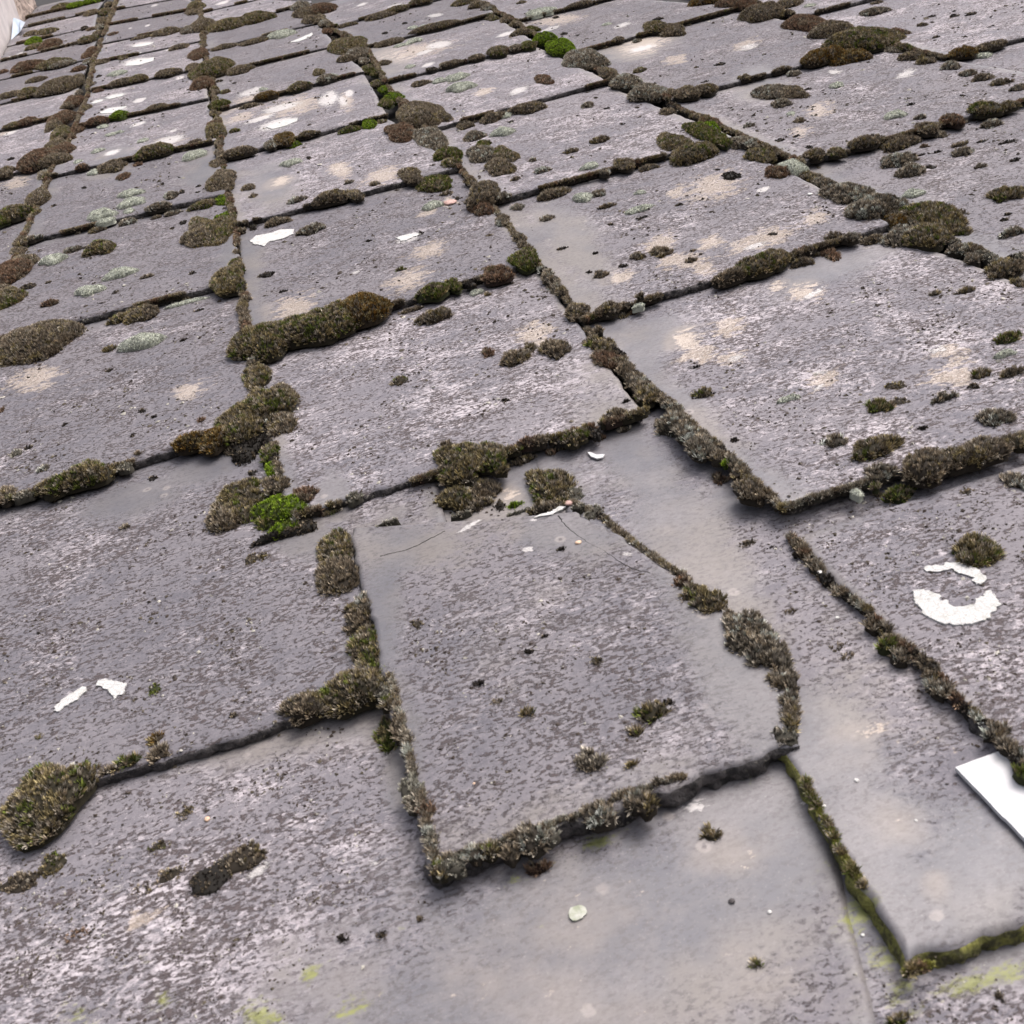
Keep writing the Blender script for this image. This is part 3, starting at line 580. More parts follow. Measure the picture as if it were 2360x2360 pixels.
def parse(txt):
    """region : x y rx ry type [angle] [flatness]; '+' joins lobes of one cushion"""
    out = []
    for line in txt.strip().splitlines():
        line = line.split('#')[0].strip()
        if not line: continue
        k, rest = line.split(':'); n = int(k); ox, oy, s = rg(n) if n else (0, 0, 1)
        for it in rest.split(';'):
            if not it.strip(): continue
            ls = []
            for l in it.split('+'):
                f = l.split()
                ls.append((ox + float(f[0]) * s, oy + float(f[1]) * s, float(f[2]) * s, float(f[3]) * s, f[4], float(f[5]) if len(f) > 5 else 0., float(f[6]) if len(f) > 6 else None))
            out.append(ls)
    return out
MOSS = parse('''
1: 345 38 55 16 ol + 420 28 48 16 gr; 510 6 55 16 gr; 510 65 50 18 br; 180 188 45 16 br + 265 178 60 20 ol; 190 222 50 28 gr + 200 262 65 18 ol + 285 248 65 32 rd; 490 220 60 22 ol; 470 155 22 11 dk; 505 165 26 9 rd
1: 610 25 25 26 br; 585 65 35 28 ol; 575 115 36 25 br; 555 150 30 20 tb; 545 185 25 22 br; 515 285 42 28 rd + 480 312 30 26 rd; 490 345 28 22 tb; 555 350 55 14 br; 440 385 45 18 rd
1: 160 370 95 36 rd + 300 355 110 30 ol + 340 368 90 18 tb; 20 400 30 12 rd; 205 445 60 19 br; 335 478 130 50 br + 420 455 60 48 br + 160 515 60 28 ol + 60 530 80 22 br; 630 190 30 9 rd
1: 440 515 22 28 tb; 410 565 62 32 rd + 380 590 45 20 br; 475 602 36 20 br; 350 655 78 42 rd + 300 700 50 36 br; 340 745 65 48 ol; 430 722 42 26 rd; 310 810 60 42 br + 350 840 80 42 rd + 220 890 130 62 rd + 300 890 110 45 br
1: 150 675 58 22 rd; 75 695 60 15 ol; 30 960 62 30 br; 245 975 38 36 tb; 240 1040 15 22 tb; 210 1105 75 48 br; 90 1212 118 48 ol + 20 1220 45 30 gg; 145 1290 20 30 tb; 120 1345 45 25 br; 180 1355 65 16 tb; 98 1392 35 34 br
1: 120 1480 95 60 br + 60 1520 110 72 rd; 160 1596 50 20 dk; 50 1660 95 60 ol + 20 1630 50 45 br; 280 1690 56 22 rd; 300 1443 82 38 gy; 410 1390 66 20 tb; 560 1385 95 48 ol + 548 1350 42 18 gr; 505 1615 80 42 gy; 675 1520 84 42 gy
1: 730 1075 72 30 gy; 737 1128 76 36 gy; 565 1195 80 42 gy + 590 1228 52 22 gy; 720 1175 32 20 gy; 885 1150 70 28 tb; 955 1090 45 25 tb; 1012 1068 20 12 dk; 655 408 52 20 gy; 685 325 25 12 ol; 550 425 16 10 dk
1: 545 492 30 12 rd; 690 468 100 22 br + 780 450 55 22 ol; 940 418 76 24 br; 550 690 70 24 rd; 672 655 62 26 gr; 880 612 70 17 br; 575 705 35 15 gy; 620 748 32 13 gy; 668 735 22 12 gy; 795 783 32 16 gy; 545 840 38 16 gy; 435 900 25 15 gy
1: 465 950 40 16 rd; 525 960 36 22 gy; 625 930 82 42 br; 770 917 26 12 rd; 870 860 116 44 ol; 1082 866 72 34 gy; 1095 810 40 11 br; 690 985 40 22 rd; 905 1025 13 13 dk; 470 1045 15 8 dk; 1105 1036 18 8 dk; 1100 1070 15 7 dk
1: 545 1280 45 20 br; 715 1235 60 24 tb; 870 1212 36 11 br; 960 1190 55 17 tb; 1135 1140 92 32 ol; 1235 1085 44 36 gr; 1020 1240 22 13 dk; 1110 1320 105 65 br + 1210 1290 105 95 ol + 1250 1220 65 45 gr + 1110 1260 70 50 ol
1: 1090 35 52 34 ol; 1072 70 38 26 br; 1060 170 60 28 tb + 1130 140 80 40 br + 1270 130 130 42 ol + 1420 95 115 42 ol; 930 170 92 25 br; 790 210 62 11 br
1: 1105 305 58 45 rd; 1075 375 40 30 br; 1190 380 130 55 ol + 1330 375 85 32 br + 1110 420 65 50 ol + 1125 468 72 38 rd; 1000 262 68 18 br; 1420 232 100 18 br; 1250 262 80 18 br; 1570 192 76 30 gy
1: 1225 582 62 28 gg + 1185 618 26 34 br; 1190 690 40 20 rd; 1200 730 66 54 ol; 1210 800 20 45 tb; 1210 850 20 30 tb; 1205 912 36 44 br; 1235 1010 88 64 br; 1305 730 36 14 gg; 1255 512 32 14 ol; 1222 452 20 9 dk; 1305 463 12 6 dk
1: 1465 497 25 13 gy; 1775 405 38 22 ol; 1840 425 36 16 gy; 1820 455 60 26 tb; 1490 548 72 24 or; 1670 500 76 26 ol; 1390 592 60 14 br; 1340 870 102 32 br; 1515 830 36 24 tb; 1590 800 62 40 or + 1625 780 42 24 gr; 1720 770 52 18 br
1: 1620 905 56 28 gy; 1720 880 15 14 dk; 1385 1045 40 21 br; 1410 1090 22 13 br; 1650 1115 55 24 tb; 1850 1132 102 44 br; 1545 1235 90 28 br; 1340 1282 30 14 br; 1410 1272 25 13 dk; 1735 1280 85 36 tb; 1485 1530 46 20 dk; 1580 1620 30 9 dk
1: 1318 1400 17 48 br; 1315 1482 44 44 ol; 1280 1600 105 78 ol; 1352 1700 30 52 ol; 1380 1780 22 46 tb; 680 1770 80 36 ol + 790 1740 105 62 br; 1040 1680 120 18 gy; 800 1905 114 58 gy; 705 1740 1 1 dk
1: 60 885 20 10 dk; 270 1572 20 9 dk; 640 1630 16 10 dk; 1070 1520 20 12 dk; 1110 1725 28 9 dk; 1020 1895 20 9 dk; 960 1272 14 8 dk; 820 1540 40 12 br; 300 1145 20 8 dk
2: 60 260 120 62 ol + 100 290 75 50 tb + 40 330 55 26 br; 280 225 90 25 br; 540 165 150 22 br; 420 228 48 20 gy; 350 252 42 13 gy; 415 155 30 12 gy; 475 148 28 11 gy; 230 90 100 24 br + 330 62 70 18 ol; 50 140 60 14 br
2: 465 20 64 24 ol; 700 15 70 26 ol + 780 30 60 28 br + 830 45 45 20 tb; 850 82 34 22 ol; 935 100 40 20 br; 985 135 30 20 br; 1015 182 60 24 br; 1078 165 38 22 gg; 1150 215 72 40 gr + 1240 265 78 58 gr
2: 1110 70 74 26 gy + 1165 58 45 25 gy; 1020 15 24 10 ol; 1350 40 75 16 br; 1495 135 25 11 gy; 1210 97 18 9 dk; 1255 188 20 9 dk; 1770 175 70 38 ol + 1850 150 85 44 br; 1560 240 34 14 br; 1780 106 34 12 dk; 1660 230 30 12 tb
2: 1370 340 120 70 tb; 1495 405 50 33 br; 1600 455 82 48 tb; 1725 530 98 60 tb; 1675 393 40 18 ol; 1885 525 42 38 br; 1830 625 40 24 br; 1870 590 34 26 dk
2: 140 340 30 30 tb; 165 385 40 24 gg; 215 408 40 18 gg; 215 466 38 22 ol; 250 497 28 28 gr; 300 552 66 40 gr + 270 595 40 26 gg; 450 640 130 84 br + 540 640 80 76 br + 350 740 92 60 rd + 510 780 100 80 tb
2: 610 860 84 44 gg + 625 910 60 32 ol; 800 862 90 54 tb + 925 865 66 54 ol + 900 935 86 56 br; 808 805 44 25 gg; 410 1010 64 52 br + 540 1030 102 56 gg; 600 1078 36 14 br; 662 1105 18 12 dk; 815 1060 100 54 br + 800 1110 100 44 br; 805 1165 76 46 rd; 920 1130 40 22 tb
2: 525 1145 62 32 gy; 1000 1157 36 22 tb; 1160 1217 40 20 tb; 1360 1100 56 38 gy; 1450 1080 45 24 tb; 1490 1150 58 16 br; 1670 1165 80 28 gy; 1680 1070 32 20 gy; 1895 1140 24 11 dk; 1515 1250 18 9 dk; 1690 1210 40 10 dk
2: 1190 1042 110 40 br; 1485 995 32 20 tb; 1595 950 52 38 br; 1720 900 70 20 br; 990 997 30 13 br; 1135 950 48 22 tb; 1085 892 28 13 tb; 1400 925 55 28 gy; 1455 780 64 25 br; 1295 842 46 17 br; 1390 587 38 19 tb; 1495 603 18 8 dk; 755 762 70 34 tb; 915 735 68 35 gy
2: 930 640 46 25 gy; 960 678 18 8 dk; 1050 575 110 46 br; 860 628 90 34 br; 700 672 48 27 br; 1145 447 46 38 rd; 685 485 82 36 gy; 660 430 72 28 gy; 560 450 35 21 gy; 460 466 65 20 br; 625 372 68 19 br
2: 890 305 66 32 ol; 770 338 46 18 br; 990 285 42 20 tb; 1060 250 44 24 gg; 520 402 32 14 dk; 680 338 16 8 gy; 400 370 32 14 gy; 258 352 38 18 br; 60 700 70 24 gg + 165 668 48 34 gr; 240 655 30 13 ol
2: 95 1085 42 31 br; 30 1112 60 22 br; 205 1025 30 15 br; 60 1015 30 13 tb; 350 1500 30 12 gg; 770 1628 40 25 gy; 830 1640 20 11 br; 530 1622 92 50 gg + 640 1585 40 38 gg; 735 1576 30 22 dk; 885 1525 84 56 rd + 880 1550 60 30 gg
2: 1040 1445 86 66 gg; 380 1690 60 14 br; 440 1715 40 15 br; 540 1765 112 50 br; 1335 1735 70 52 br; 1500 1722 90 42 br; 1460 1530 48 24 br; 1245 1382 36 12 dk; 1665 1430 42 25 br; 1795 1405 58 37 br; 1585 1480 30 14 dk; 1395 1515 18 9 dk; 1675 1742 38 19 gy
2: 1580 690 14 7 dk; 1430 545 12 6 dk; 1660 600 12 6 dk; 820 690 16 7 dk; 370 130 16 7 dk; 260 185 18 8 dk; 840 1310 16 8 dk; 460 1300 18 8 dk; 170 1340 20 8 dk; 1430 1410 20 8 dk
3: 160 20 90 38 or + 330 40 80 48 rd + 480 75 140 62 br + 620 22 95 32 br + 400 8 60 14 gg; 730 140 104 66 rd; 870 175 130 62 br + 1010 225 170 80 ol + 1120 210 100 68 ol + 810 310 140 52 or + 960 290 140 50 or; 1240 180 34 24 rd
3: 1100 66 80 30 tb; 1365 140 28 12 br; 1440 207 25 9 dk; 1545 88 35 11 dk; 1640 78 36 12 dk; 1420 90 25 8 dk; 1110 15 36 9 br; 740 30 36 13 gy; 870 60 .1 .1 dk; 1590 290 80 36 or; 1740 255 110 22 br; 1700 308 54 25 gy
3: 1200 280 36 24 tb; 1300 318 62 32 br; 1390 342 54 25 br; 1525 370 58 28 tb; 1620 410 50 22 tb; 1700 435 60 26 br; 1800 460 60 24 br; 1900 492 50 22 tb
3: 525 520 90 54 tb + 640 520 70 50 br + 580 578 62 30 tb; 635 632 25 15 gy; 685 672 32 17 br; 650 410 42 20 tb; 890 475 40 24 gy; 400 700 38 14 tb; 1215 640 60 32 gy; 1355 655 38 16 tb; 1300 582 25 10 dk; 240 357 32 12 dk; 155 455 25 7 dk; 1590 533 14 7 dk; 735 495 18 7 dk; 110 375 12 6 dk
3: 60 515 70 40 br + 165 495 64 32 br; 375 432 36 17 br; 580 385 60 14 br; -10 800 80 74 ol + 90 825 160 74 ol + 150 740 80 80 gg + 168 715 66 46 gr; 250 785 40 40 gg
3: 350 800 62 42 tb; 390 815 50 46 tb; 470 868 78 54 ol; 565 962 72 44 rd; 640 905 74 56 gy; 730 985 50 38 br; 815 1020 50 32 tb; 305 980 56 28 dk; 225 945 13 8 dk; 575 780 28 12 dk; 735 820 22 12 dk; 665 757 22 8 dk
3: 765 905 72 34 br; 890 890 46 28 ol; 1050 830 104 42 br; 1240 760 122 50 br; 1390 752 60 38 br; 1460 752 40 24 tb; 1530 706 60 36 rd; 1710 645 92 46 ol; 1840 590 62 28 ol; 1230 895 112 52 tb + 1300 955 95 44 tb; 1415 930 30 14 dk; 1375 815 25 11 rd
3: 1590 850 66 30 tb; 1575 806 50 16 br; 1750 692 70 28 tb; 1700 785 36 10 dk; 1840 790 60 12 dk; 1880 890 34 13 dk; 1450 845 30 9 dk; 1360 862 24 8 dk; 1690 925 40 16 tb; 945 1095 128 74 tb; 1095 1172 170 80 tb; 1220 1228 62 40 or
3: 1430 1205 148 96 ol + 1280 1320 130 74 tb + 1400 1315 130 76 ol + 1490 1260 85 80 ol; 1315 1078 64 34 gy; 1590 1185 22 17 br; 1840 1082 108 52 ol; 1860 1297 76 32 tb; 1840 1192 25 9 dk; 1825 1222 30 12 dk
3: 300 1535 130 48 br + 460 1470 150 70 ol + 540 1440 100 55 ol; 700 1420 80 32 br; 855 1375 46 46 rd; 870 1318 60 26 br; 970 1320 60 28 tb; 1100 1292 76 34 br; 80 1450 36 17 br; 535 1302 25 12 dk; 90 1395 20 8 dk
3: 1560 1385 60 28 tb; 1650 1440 50 30 tb; 1820 1535 120 58 br; 1910 1580 40 32 br; 1610 1620 60 20 br; 1440 1635 36 14 br; 1840 1885 88 38 gg
6: 1825 85 64 32 gy; 1865 190 70 32 br; 1690 200 62 32 ol; 1650 268 36 19 dk; 1490 332 78 30 tb; 1130 380 80 44 gg; 620 335 68 28 gy; 145 308 60 32 ol + 150 318 75 16 dk; 1770 445 100 58 tb; 110 160 18 9 dk; 1220 265 62 28 br 0 .2; 1240 350 56 24 br 0 .2
6: 880 575 76 40 tb + 1110 612 160 74 ol; 1130 740 88 46 tb; 320 568 28 15 dk; 1370 500 28 13 dk; 1390 770 160 96 br + 1560 730 120 70 br + 1680 690 160 84 br; 1240 862 92 44 gg; 1900 640 55 40 ol; 1105 885 22 16 gg; 1000 922 26 30 gy
6: 1895 800 75 60 tb; 1625 858 40 26 br 0 .2; 1670 1190 150 92 ol + 1690 1220 120 60 gg; 410 925 88 74 br; 235 705 46 36 rd + 240 735 50 36 br; 280 767 20 16 gr; 345 825 36 30 br; 55 530 62 60 tb; 130 600 76 84 tb
6: 400 1140 60 22 br 0 .15; 530 1165 30 12 dk 0 .2; 635 1520 36 14 br 0 .2; 900 1720 60 28 br 0 .12; 950 1770 50 22 br 0 .12
6: 30 1365 46 42 rd; 100 1430 80 60 ol + 180 1470 95 80 ol; 390 1640 150 126 tb + 500 1750 140 116 tb; 585 1890 56 50 tb; 540 1900 40 35 br
6: 670 1145 30 26 tb; 715 1190 40 40 br; 775 1270 40 48 tb; 830 1330 34 34 dk; 1090 1590 40 40 br; 1175 1700 60 46 gg; 1240 1770 50 40 tb; 660 1200 12 10 dk
5: 1440 35 60 52 ol; 1490 122 74 60 rd; 1690 275 55 46 br; 1725 370 74 52 ol; 1830 432 82 60 tb; 1890 530 60 70 tb; 1205 62 90 62 br; 985 112 96 50 br + 1070 55 38 30 br; 835 82 36 32 rd; 340 238 48 27 ol
5: 1310 548 74 50 ol; 1425 520 28 46 dk; 1545 490 74 36 br; 1180 615 42 17 br; 1265 630 40 20 dk; 690 760 150 120 ol + 850 735 110 100 ol + 800 850 110 70 br + 660 890 105 70 ol + 760 935 100 44 br; 1180 825 126 126 ol; 1130 945 80 34 br + 1210 930 60 40 br; 940 692 42 20 tb
5: 1312 870 52 52 lc; 1420 968 60 46 lc; 1340 968 42 16 lc; 985 925 44 26 gr; 900 935 34 36 dk; 1000 968 82 16 lc; 680 977 72 14 lc; 280 1022 72 18 lc; 85 882 54 30 lc; 605 590 40 20 br; 620 636 42 18 br; 930 345 22 13 dk
5: 440 1590 46 28 br 0 .2; 1240 1176 26 13 dk; 1060 1745 26 16 dk; 1435 1800 46 34 br 0 .25; 1150 1660 20 9 dk; 1600 350 22 12 dk
0: 778 1270 50 48 ol + 780 1325 60 52 br; 828 1425 40 42 br; 850 1500 48 62 ol; 860 1560 44 50 ol + 815 1595 92 54 ol + 710 1628 66 36 br; 888 1595 22 28 lc; 835 1390 18 22 tb
8: 270 330 62 100 gg + 330 290 40 110 br; 285 90 36 48 lc; 270 150 36 36 ol; 415 650 74 104 lc + 440 700 50 60 tb; 495 745 48 52 rd; 520 950 42 86 tb; 615 1055 98 66 lc + 560 1075 60 50 ol; 750 985 60 46 tb; 840 972 56 34 ol; 960 985 50 46 br; 1100 985 110 82 tb + 1110 1065 86 40 rd; 1170 890 58 42 lc
8: 1450 775 100 66 tb; 1660 690 70 54 tb; 1715 800 70 66 br; 1400 472 88 68 tb; 1745 200 96 64 ol; 1655 310 46 36 ol; 1840 145 34 24 dk; 1050 200 38 22 ol; 1635 485 30 11 br; 780 40 30 22 dk; 885 140 40 22 br 0 .15; 25 1455 30 26 dk; 240 1440 26 20 dk; 450 1350 20 12 dk
9: 190 880 52 46 ol; 605 330 72 66 lc; 612 150 36 60 tb; 620 230 34 50 tb; 575 40 42 40 br; 445 1600 24 16 ol; 1440 115 38 46 tb; 1420 45 30 30 tb; 1790 300 76 44 tb; 1920 540 34 42 gg; 1240 1908 64 24 ol; 1800 1785 24 22 dk
7: 255 690 262 196 ol 0 .30; 860 72 46 34 gg 0 .2; 1180 1120 160 90 dk 12 .2 + 1350 1020 160 76 br 12 .2; 940 1110 100 46 br 10 .12; 790 1190 70 36 br 0 .1; 290 1050 84 76 ol 0 .2; 110 1150 140 56 br 0 .15; 1030 760 60 36 br 20 .15; 890 945 66 38 ol 0 .15; 430 1440 70 46 rd 0 .1
7: 868 350 44 34 or; 885 425 64 44 br; 720 468 72 34 gg; 610 520 60 20 br; 480 568 50 22 br; 700 655 40 20 dk 0 .15; 220 335 26 14 ol 0 .2; 1300 215 25 15 dk; 60 540 .1 .1 dk
4: 90 640 40 22 lc; 160 608 25 13 dk; 245 725 36 20 tb; 340 810 140 64 ol + 480 760 150 80 ol; 690 712 50 28 lc; 40 870 55 44 br; 130 872 70 26 lc; 220 1850 .1 .1 dk
4: 1100 620 140 58 or + 1200 560 110 74 or + 1330 480 140 110 ol + 1480 370 170 100 ol + 1570 330 100 80 br + 1380 590 160 100 dk + 1560 470 90 90 br; 1500 640 58 50 gg; 1510 730 32 48 gr
4: 1350 880 140 100 ol + 1250 1000 105 98 br + 1330 970 110 90 ol + 1540 815 84 54 br; 1690 880 80 58 rd; 1530 960 120 90 gr + 1610 950 100 80 gr + 1570 1030 110 60 gr + 1490 1030 70 50 gg + 1560 1095 180 44 dk + 1690 1050 90 50 dk; 1400 1230 50 34 br 0 .2; 1465 1215 36 26 br 0 .2
5: 1590 190 44 44 br; 1640 235 46 46 tb; 1560 150 40 34 br
4: 790 405 22 15 dk; 1120 455 22 12 rd; 770 640 20 12 rd; 610 178 20 12 dk; 575 60 .1 .1 ol; 610 60 38 20 ol; 850 780 28 16 dk; 1405 750 30 18 dk; 300 905 22 11 dk; 1425 215 74 100 ol; 1415 95 36 22 gr; 200 30 280 118 br 0 .3; 740 540 14 10 dk; 860 435 18 8 dk; 10 400 14 16 rd; 700 1050 26 12 br; 360 480 14 10 dk
0: 691 10 26 12 tb + 742 22 42 16 rd + 705 30 30 15 br + 718 47 24 11 br; 749 54 14 16 tb + 754 72 12 8 rd; 769 88 9 8 dk
0: 610 785 84 48 ol + 720 755 90 46 ol; 830 715 84 42 or + 780 735 80 42 ol
''')
ORD = ['first', 'second', 'third', 'fourth', 'fifth', 'sixth', 'seventh', 'eighth', 'ninth', 'tenth', 'eleventh', 'twelfth', 'thirteenth', 'fourteenth', 'fifteenth', 'sixteenth', 'seventeenth', 'eighteenth', 'nineteenth', 'twentieth']
items = []; tiny = []
MOSS = [m for m in MOSS if max(l[2] for l in m) >= 2]
MOSS.sort(key=lambda m: -sum(l[2] * l[3] for l in m))
for im, ls in enumerate(MOSS):
    L = [lobe(*l) for l in ls]
    w = max(l[2] for l in ls)
    big = L[int(np.argmax([l[2] * l[3] for l in ls]))]
    if im >= 298: tiny += L; continue     # beyond the 298 largest: crumbs
    V, Fc, cc = moss_mesh(L)
    z = min(l['z'] for l in L)
    nm = 'moss_cushion' if w > 14 else 'moss_tuft'
    o = mesh_obj(nm, V, Fc, M_MO, cols=cc, smooth=True, loc=(big['x'], big['y'], z))
    d = big['d'] or min(SL, key=lambda q: np.linalg.norm(q['ctr'] - np.array([big['x'], big['y']])))
    rm = max(l['a'] for l in L) * (1 + .5 * (len(L) - 1))
    size = 'large' if rm > .024 else 'medium' if rm > .011 else 'small'
    if len(L) > 2: size = 'lumpy'
    items.append((o, f"{size} {CNAME[big['ty']]} {nm.replace('_', ' ')}", d['key'], big['x'], big['y']))
from collections import defaultdict
grp = defaultdict(list)
for it in items: grp[(it[1], it[2])].append(it)
for (look, key), its in grp.items():
    its.sort(key=lambda q: q[3])
    for i, it in enumerate(its):
        if len(its) == 1: lab = f'{look} on the {key}'
        elif len(its) == 2: lab = f"{look} on {key}, {('left', 'right')[i]} of two"
        else: lab = f'{look} on {key}, {ORD[i]} from left'
        tag(it[0], lab, 'moss', 'moss cushions on the slates')

# thin moss lines that fill the joints
def strip(pts, w0, w1, types, name, label, step=.8, drop=.0, zoff=0.0, side=0.0, px=True, clump=.5):
    """pts: roof points (x,y) along a joint; w0..w1 radii in metres"""
    L = []
    pts = [np.array(p, float) for p in pts]
    for a, b in zip(pts[:-1], pts[1:]):
        ln = np.linalg.norm(b - a); u = (b - a) / ln; nrm = np.array([-u[1], u[0]]); q = 0.0
        while q < ln:
            p = a + u * q
            m = vnoise(p[0] * 28, p[1] * 28, 41) + .5
            r = w0 + (w1 - w0) * (m ** 1.8) * (.6 + .8 * rng.random())
            q += r * step * 1.9
            if vnoise(p[0] * 17 + 5, p[1] * 17, 43) + .5 < drop: continue
            p = p + nrm * (side + rng.normal(0, .35) * r)
            d, z = which(p, .01)
            if d is None: z = 0.0
            v = np.linalg.norm(np.array([p[0], p[1], -H]))
            el = 1 + 1.2 * rng.random(); ang = math.atan2(u[1], u[0])
            L.append(dict(x=p[0], y=p[1], z=z + zoff - .001, a=r * el, b=r * .8, h=r * (.55 + .3 * rng.random()), ty=types[int(rng.integers(len(types)))], mpp=v / F * 2.3, ang=ang, d=d))
    if not L: return None
    V, Fc, cc = moss_mesh(L, 1.0, 1.0)
    o = mesh_obj(name, V, Fc, M_MO, cols=cc, smooth=True, loc=(L[0]['x'], L[0]['y'], L[0]['z']))
    tag(o, label, 'moss', 'thin moss lines in the slate joints')
    return o
TYP = [('br', 'br', 'dk', 'tb'), ('dk', 'br', 'dk', 'tb'), ('tb', 'br', 'lc', 'dk'), ('br', 'rd', 'ol', 'br')]
for cn, tails in COLS.items():
    for i, d in enumerate([q for q in SL if q.get('col') == cn]):
        BL, BR, TL, TR = d['c']
        p0, p1 = BL + np.array([0, -.0015]), BR + np.array([0, -.0015])
        n = 5; pts = [p0 + (p1 - p0) * k / n for k in range(n + 1)]
        pp = proj([[*p0, 0], [*p1, 0]])
        if pp[:, 0].min() > 2360 or pp[:, 1].max() < 0 or pp[:, 0].max() < 0: continue
        far = np.linalg.norm([*d['ctr'], H])
        k = 1 / (1 + .30 * max(far - 1.0, 0)); dr_ = .30 if far < 1.3 else .50; kv = min(1.0 + .06 * max(far - 1.0, 0), 1.1)
        strip(pts, .0016 * k, .0055 * k, TYP[int(rng.integers(4))] if far < 1.5 else TYP[3] if rng.random() < .6 else TYP[0], 'moss_strip',
              f"thin moss line on lower edge of the {d['key']}", drop=dr_, zoff=.0002, side=-.0012)
        # the joint on the left side
        if i == 0 and cn not in ('far left column',): pass
        if cn != 'far left column':
            q0, q1 = BL, TL
            pts = [q0 + (q1 - q0) * j / 6 for j in range(7)]
            strip(pts, .0024 * kv, .0085 * kv, TYP[int(rng.integers(4))] if far < 1.5 else TYP[3], 'moss_strip',
                  f"ragged moss line left of the {d['key']}", drop=.20, zoff=-.0004)
def pxs(n, *pts, z=.005):
    ox, oy, s = rg(n) if n else (0, 0, 1)
    return [at(ox + x * s, oy + y * s, z) for x, y in pts]
G = 'moss_strip'
strip(pxs(8, (300, 20), (340, 200), (400, 430), (440, 600), (510, 820), (540, 1050), z=.010), .0018, .0042, ('tb', 'br', 'lc', 'tb'), G, 'scaly moss line down the left side of the slipped cracked slate', drop=.2, zoff=-.0002)
strip(pxs(8, (560, 1060), (800, 990), (1080, 900), (1350, 800), (1600, 690), (1932, 590), z=.012), .0014, .0038, ('dk', 'tb', 'br', 'lc'), G, 'ragged dark moss line under the lower edge of the slipped cracked slate', drop=.12, zoff=-.0002)
strip(pxs(5, (1300, 900), (1480, 1000), (1700, 1180), (1900, 1330)) + pxs(6, (640, 1930)) + pxs(9, (640, 250), (660, 390)), .0016, .0046, ('dk', 'tb', 'br'), G, 'dark moss line down the right side of the slipped cracked slate', drop=.2, zoff=-.0002)
strip(pxs(6, (640, 1120), (760, 1280), (900, 1430), (1060, 1560), (1200, 1740), (1400, 1900), z=.008) + pxs(9, (1560, 190), (1760, 370), (1920, 590), z=.012), .0016, .0050, ('dk', 'br', 'tb', 'rd'), G, 'dark moss line along the left side of the slate with the white crescent', drop=.15, zoff=-.0002)
strip(pxs(9, (650, 470), (720, 600), (800, 760), (900, 960), (1000, 1120), (1090, 1290), (1190, 1490), (1275, 1640), z=.012), .0010, .0026, ('al', 'al', 'gg', 'ol'), G, 'yellow-green algae crust along the left edge of the smooth green-edged slate', drop=.66, zoff=-.0002, step=.7)
strip(pxs(9, (1285, 1645), (1480, 1580), (1700, 1500), (1932, 1415), z=.015), .0010, .0024, ('al', 'ol', 'al', 'rd'), G, 'brownish algae crust along the lower edge of the smooth green-edged slate', drop=.66, zoff=-.0002, step=.7)
strip(pxs(5, (60, 1060), (300, 1030), (620, 985), (900, 975), (1200, 970), (1300, 975)), .0009, .0024, ('lc', 'tb', 'tb', 'br'), G, 'pale crust line along the broken top edge of the slipped cracked slate', drop=.62, zoff=-.0012)

# ------------------------------------------------------------------ crumbs of moss and dirt: one mass
def crumbs():
    Vs, Fs, Cs = [], [], []; off = 0
    oc = np.array([[1, 0, 0], [-1, 0, 0], [0, 1, 0], [0, -1, 0], [0, 0, 1], [0, 0, -.3]], float)
    of = np.array([[0, 2, 4], [2, 1, 4], [1, 3, 4], [3, 0, 4], [2, 0, 5], [1, 2, 5], [3, 1, 5], [0, 3, 5]])
    n = 0
    for _ in range(60000):
        x, y = rng.random() * 2360, rng.random() ** .9 * 2360
        if vnoise(x / 70, y / 45, 77) + .5 + .5 * vnoise(x / 14, y / 9, 78) < .62: continue
        p = at(x, y, .004)
        c = px_ell(CLN, np.array([[x, y]]))[0]
        if rng.random() < c * 1.7: continue
        d, z = which(p)
        if d is None: continue
        mpp = depth_at(x, y) / F
        r = mpp * (1.2 + 3.2 * rng.random() ** 3.5)
        r = np.clip(r, .0004, .0030)
        v = oc * np.array([r * (.8 + rng.random()), r * (.8 + rng.random()), r * .7]); v = v + rng.normal(0, r * .25, v.shape)
        a = rng.random() * 6.28; ca, sa = math.cos(a), math.sin(a)
        v = np.stack([ca * v[:, 0] - sa * v[:, 1] + p[0], sa * v[:, 0] + ca * v[:, 1] + p[1], v[:, 2] + z + r * .15], -1)
        Vs.append(v); Fs.append(of + off); off += 6
        q = rng.random()
        col = (.045, .034, .028) if q < .6 else (.09, .075, .055) if q < .85 else (.40, .38, .33)
        Cs.append(np.tile(np.array([*col, 1]) * (.7 + .6 * rng.random()), (6, 1))); n += 1
        if n > 9000: break
    for L in tiny:
        V, Fc, cc = moss_mesh([L]); Vs.append(V); Fs.append(Fc + off); Cs.append(cc); off += len(V)
    o = mesh_obj('moss_crumbs', np.concatenate(Vs), np.concatenate(Fs), M_MO, cols=np.concatenate(Cs), smooth=False)
    tag(o, 'loose dark crumbs of moss and dirt scattered over all the slates', 'crumbs', kind='stuff')
crumbs()

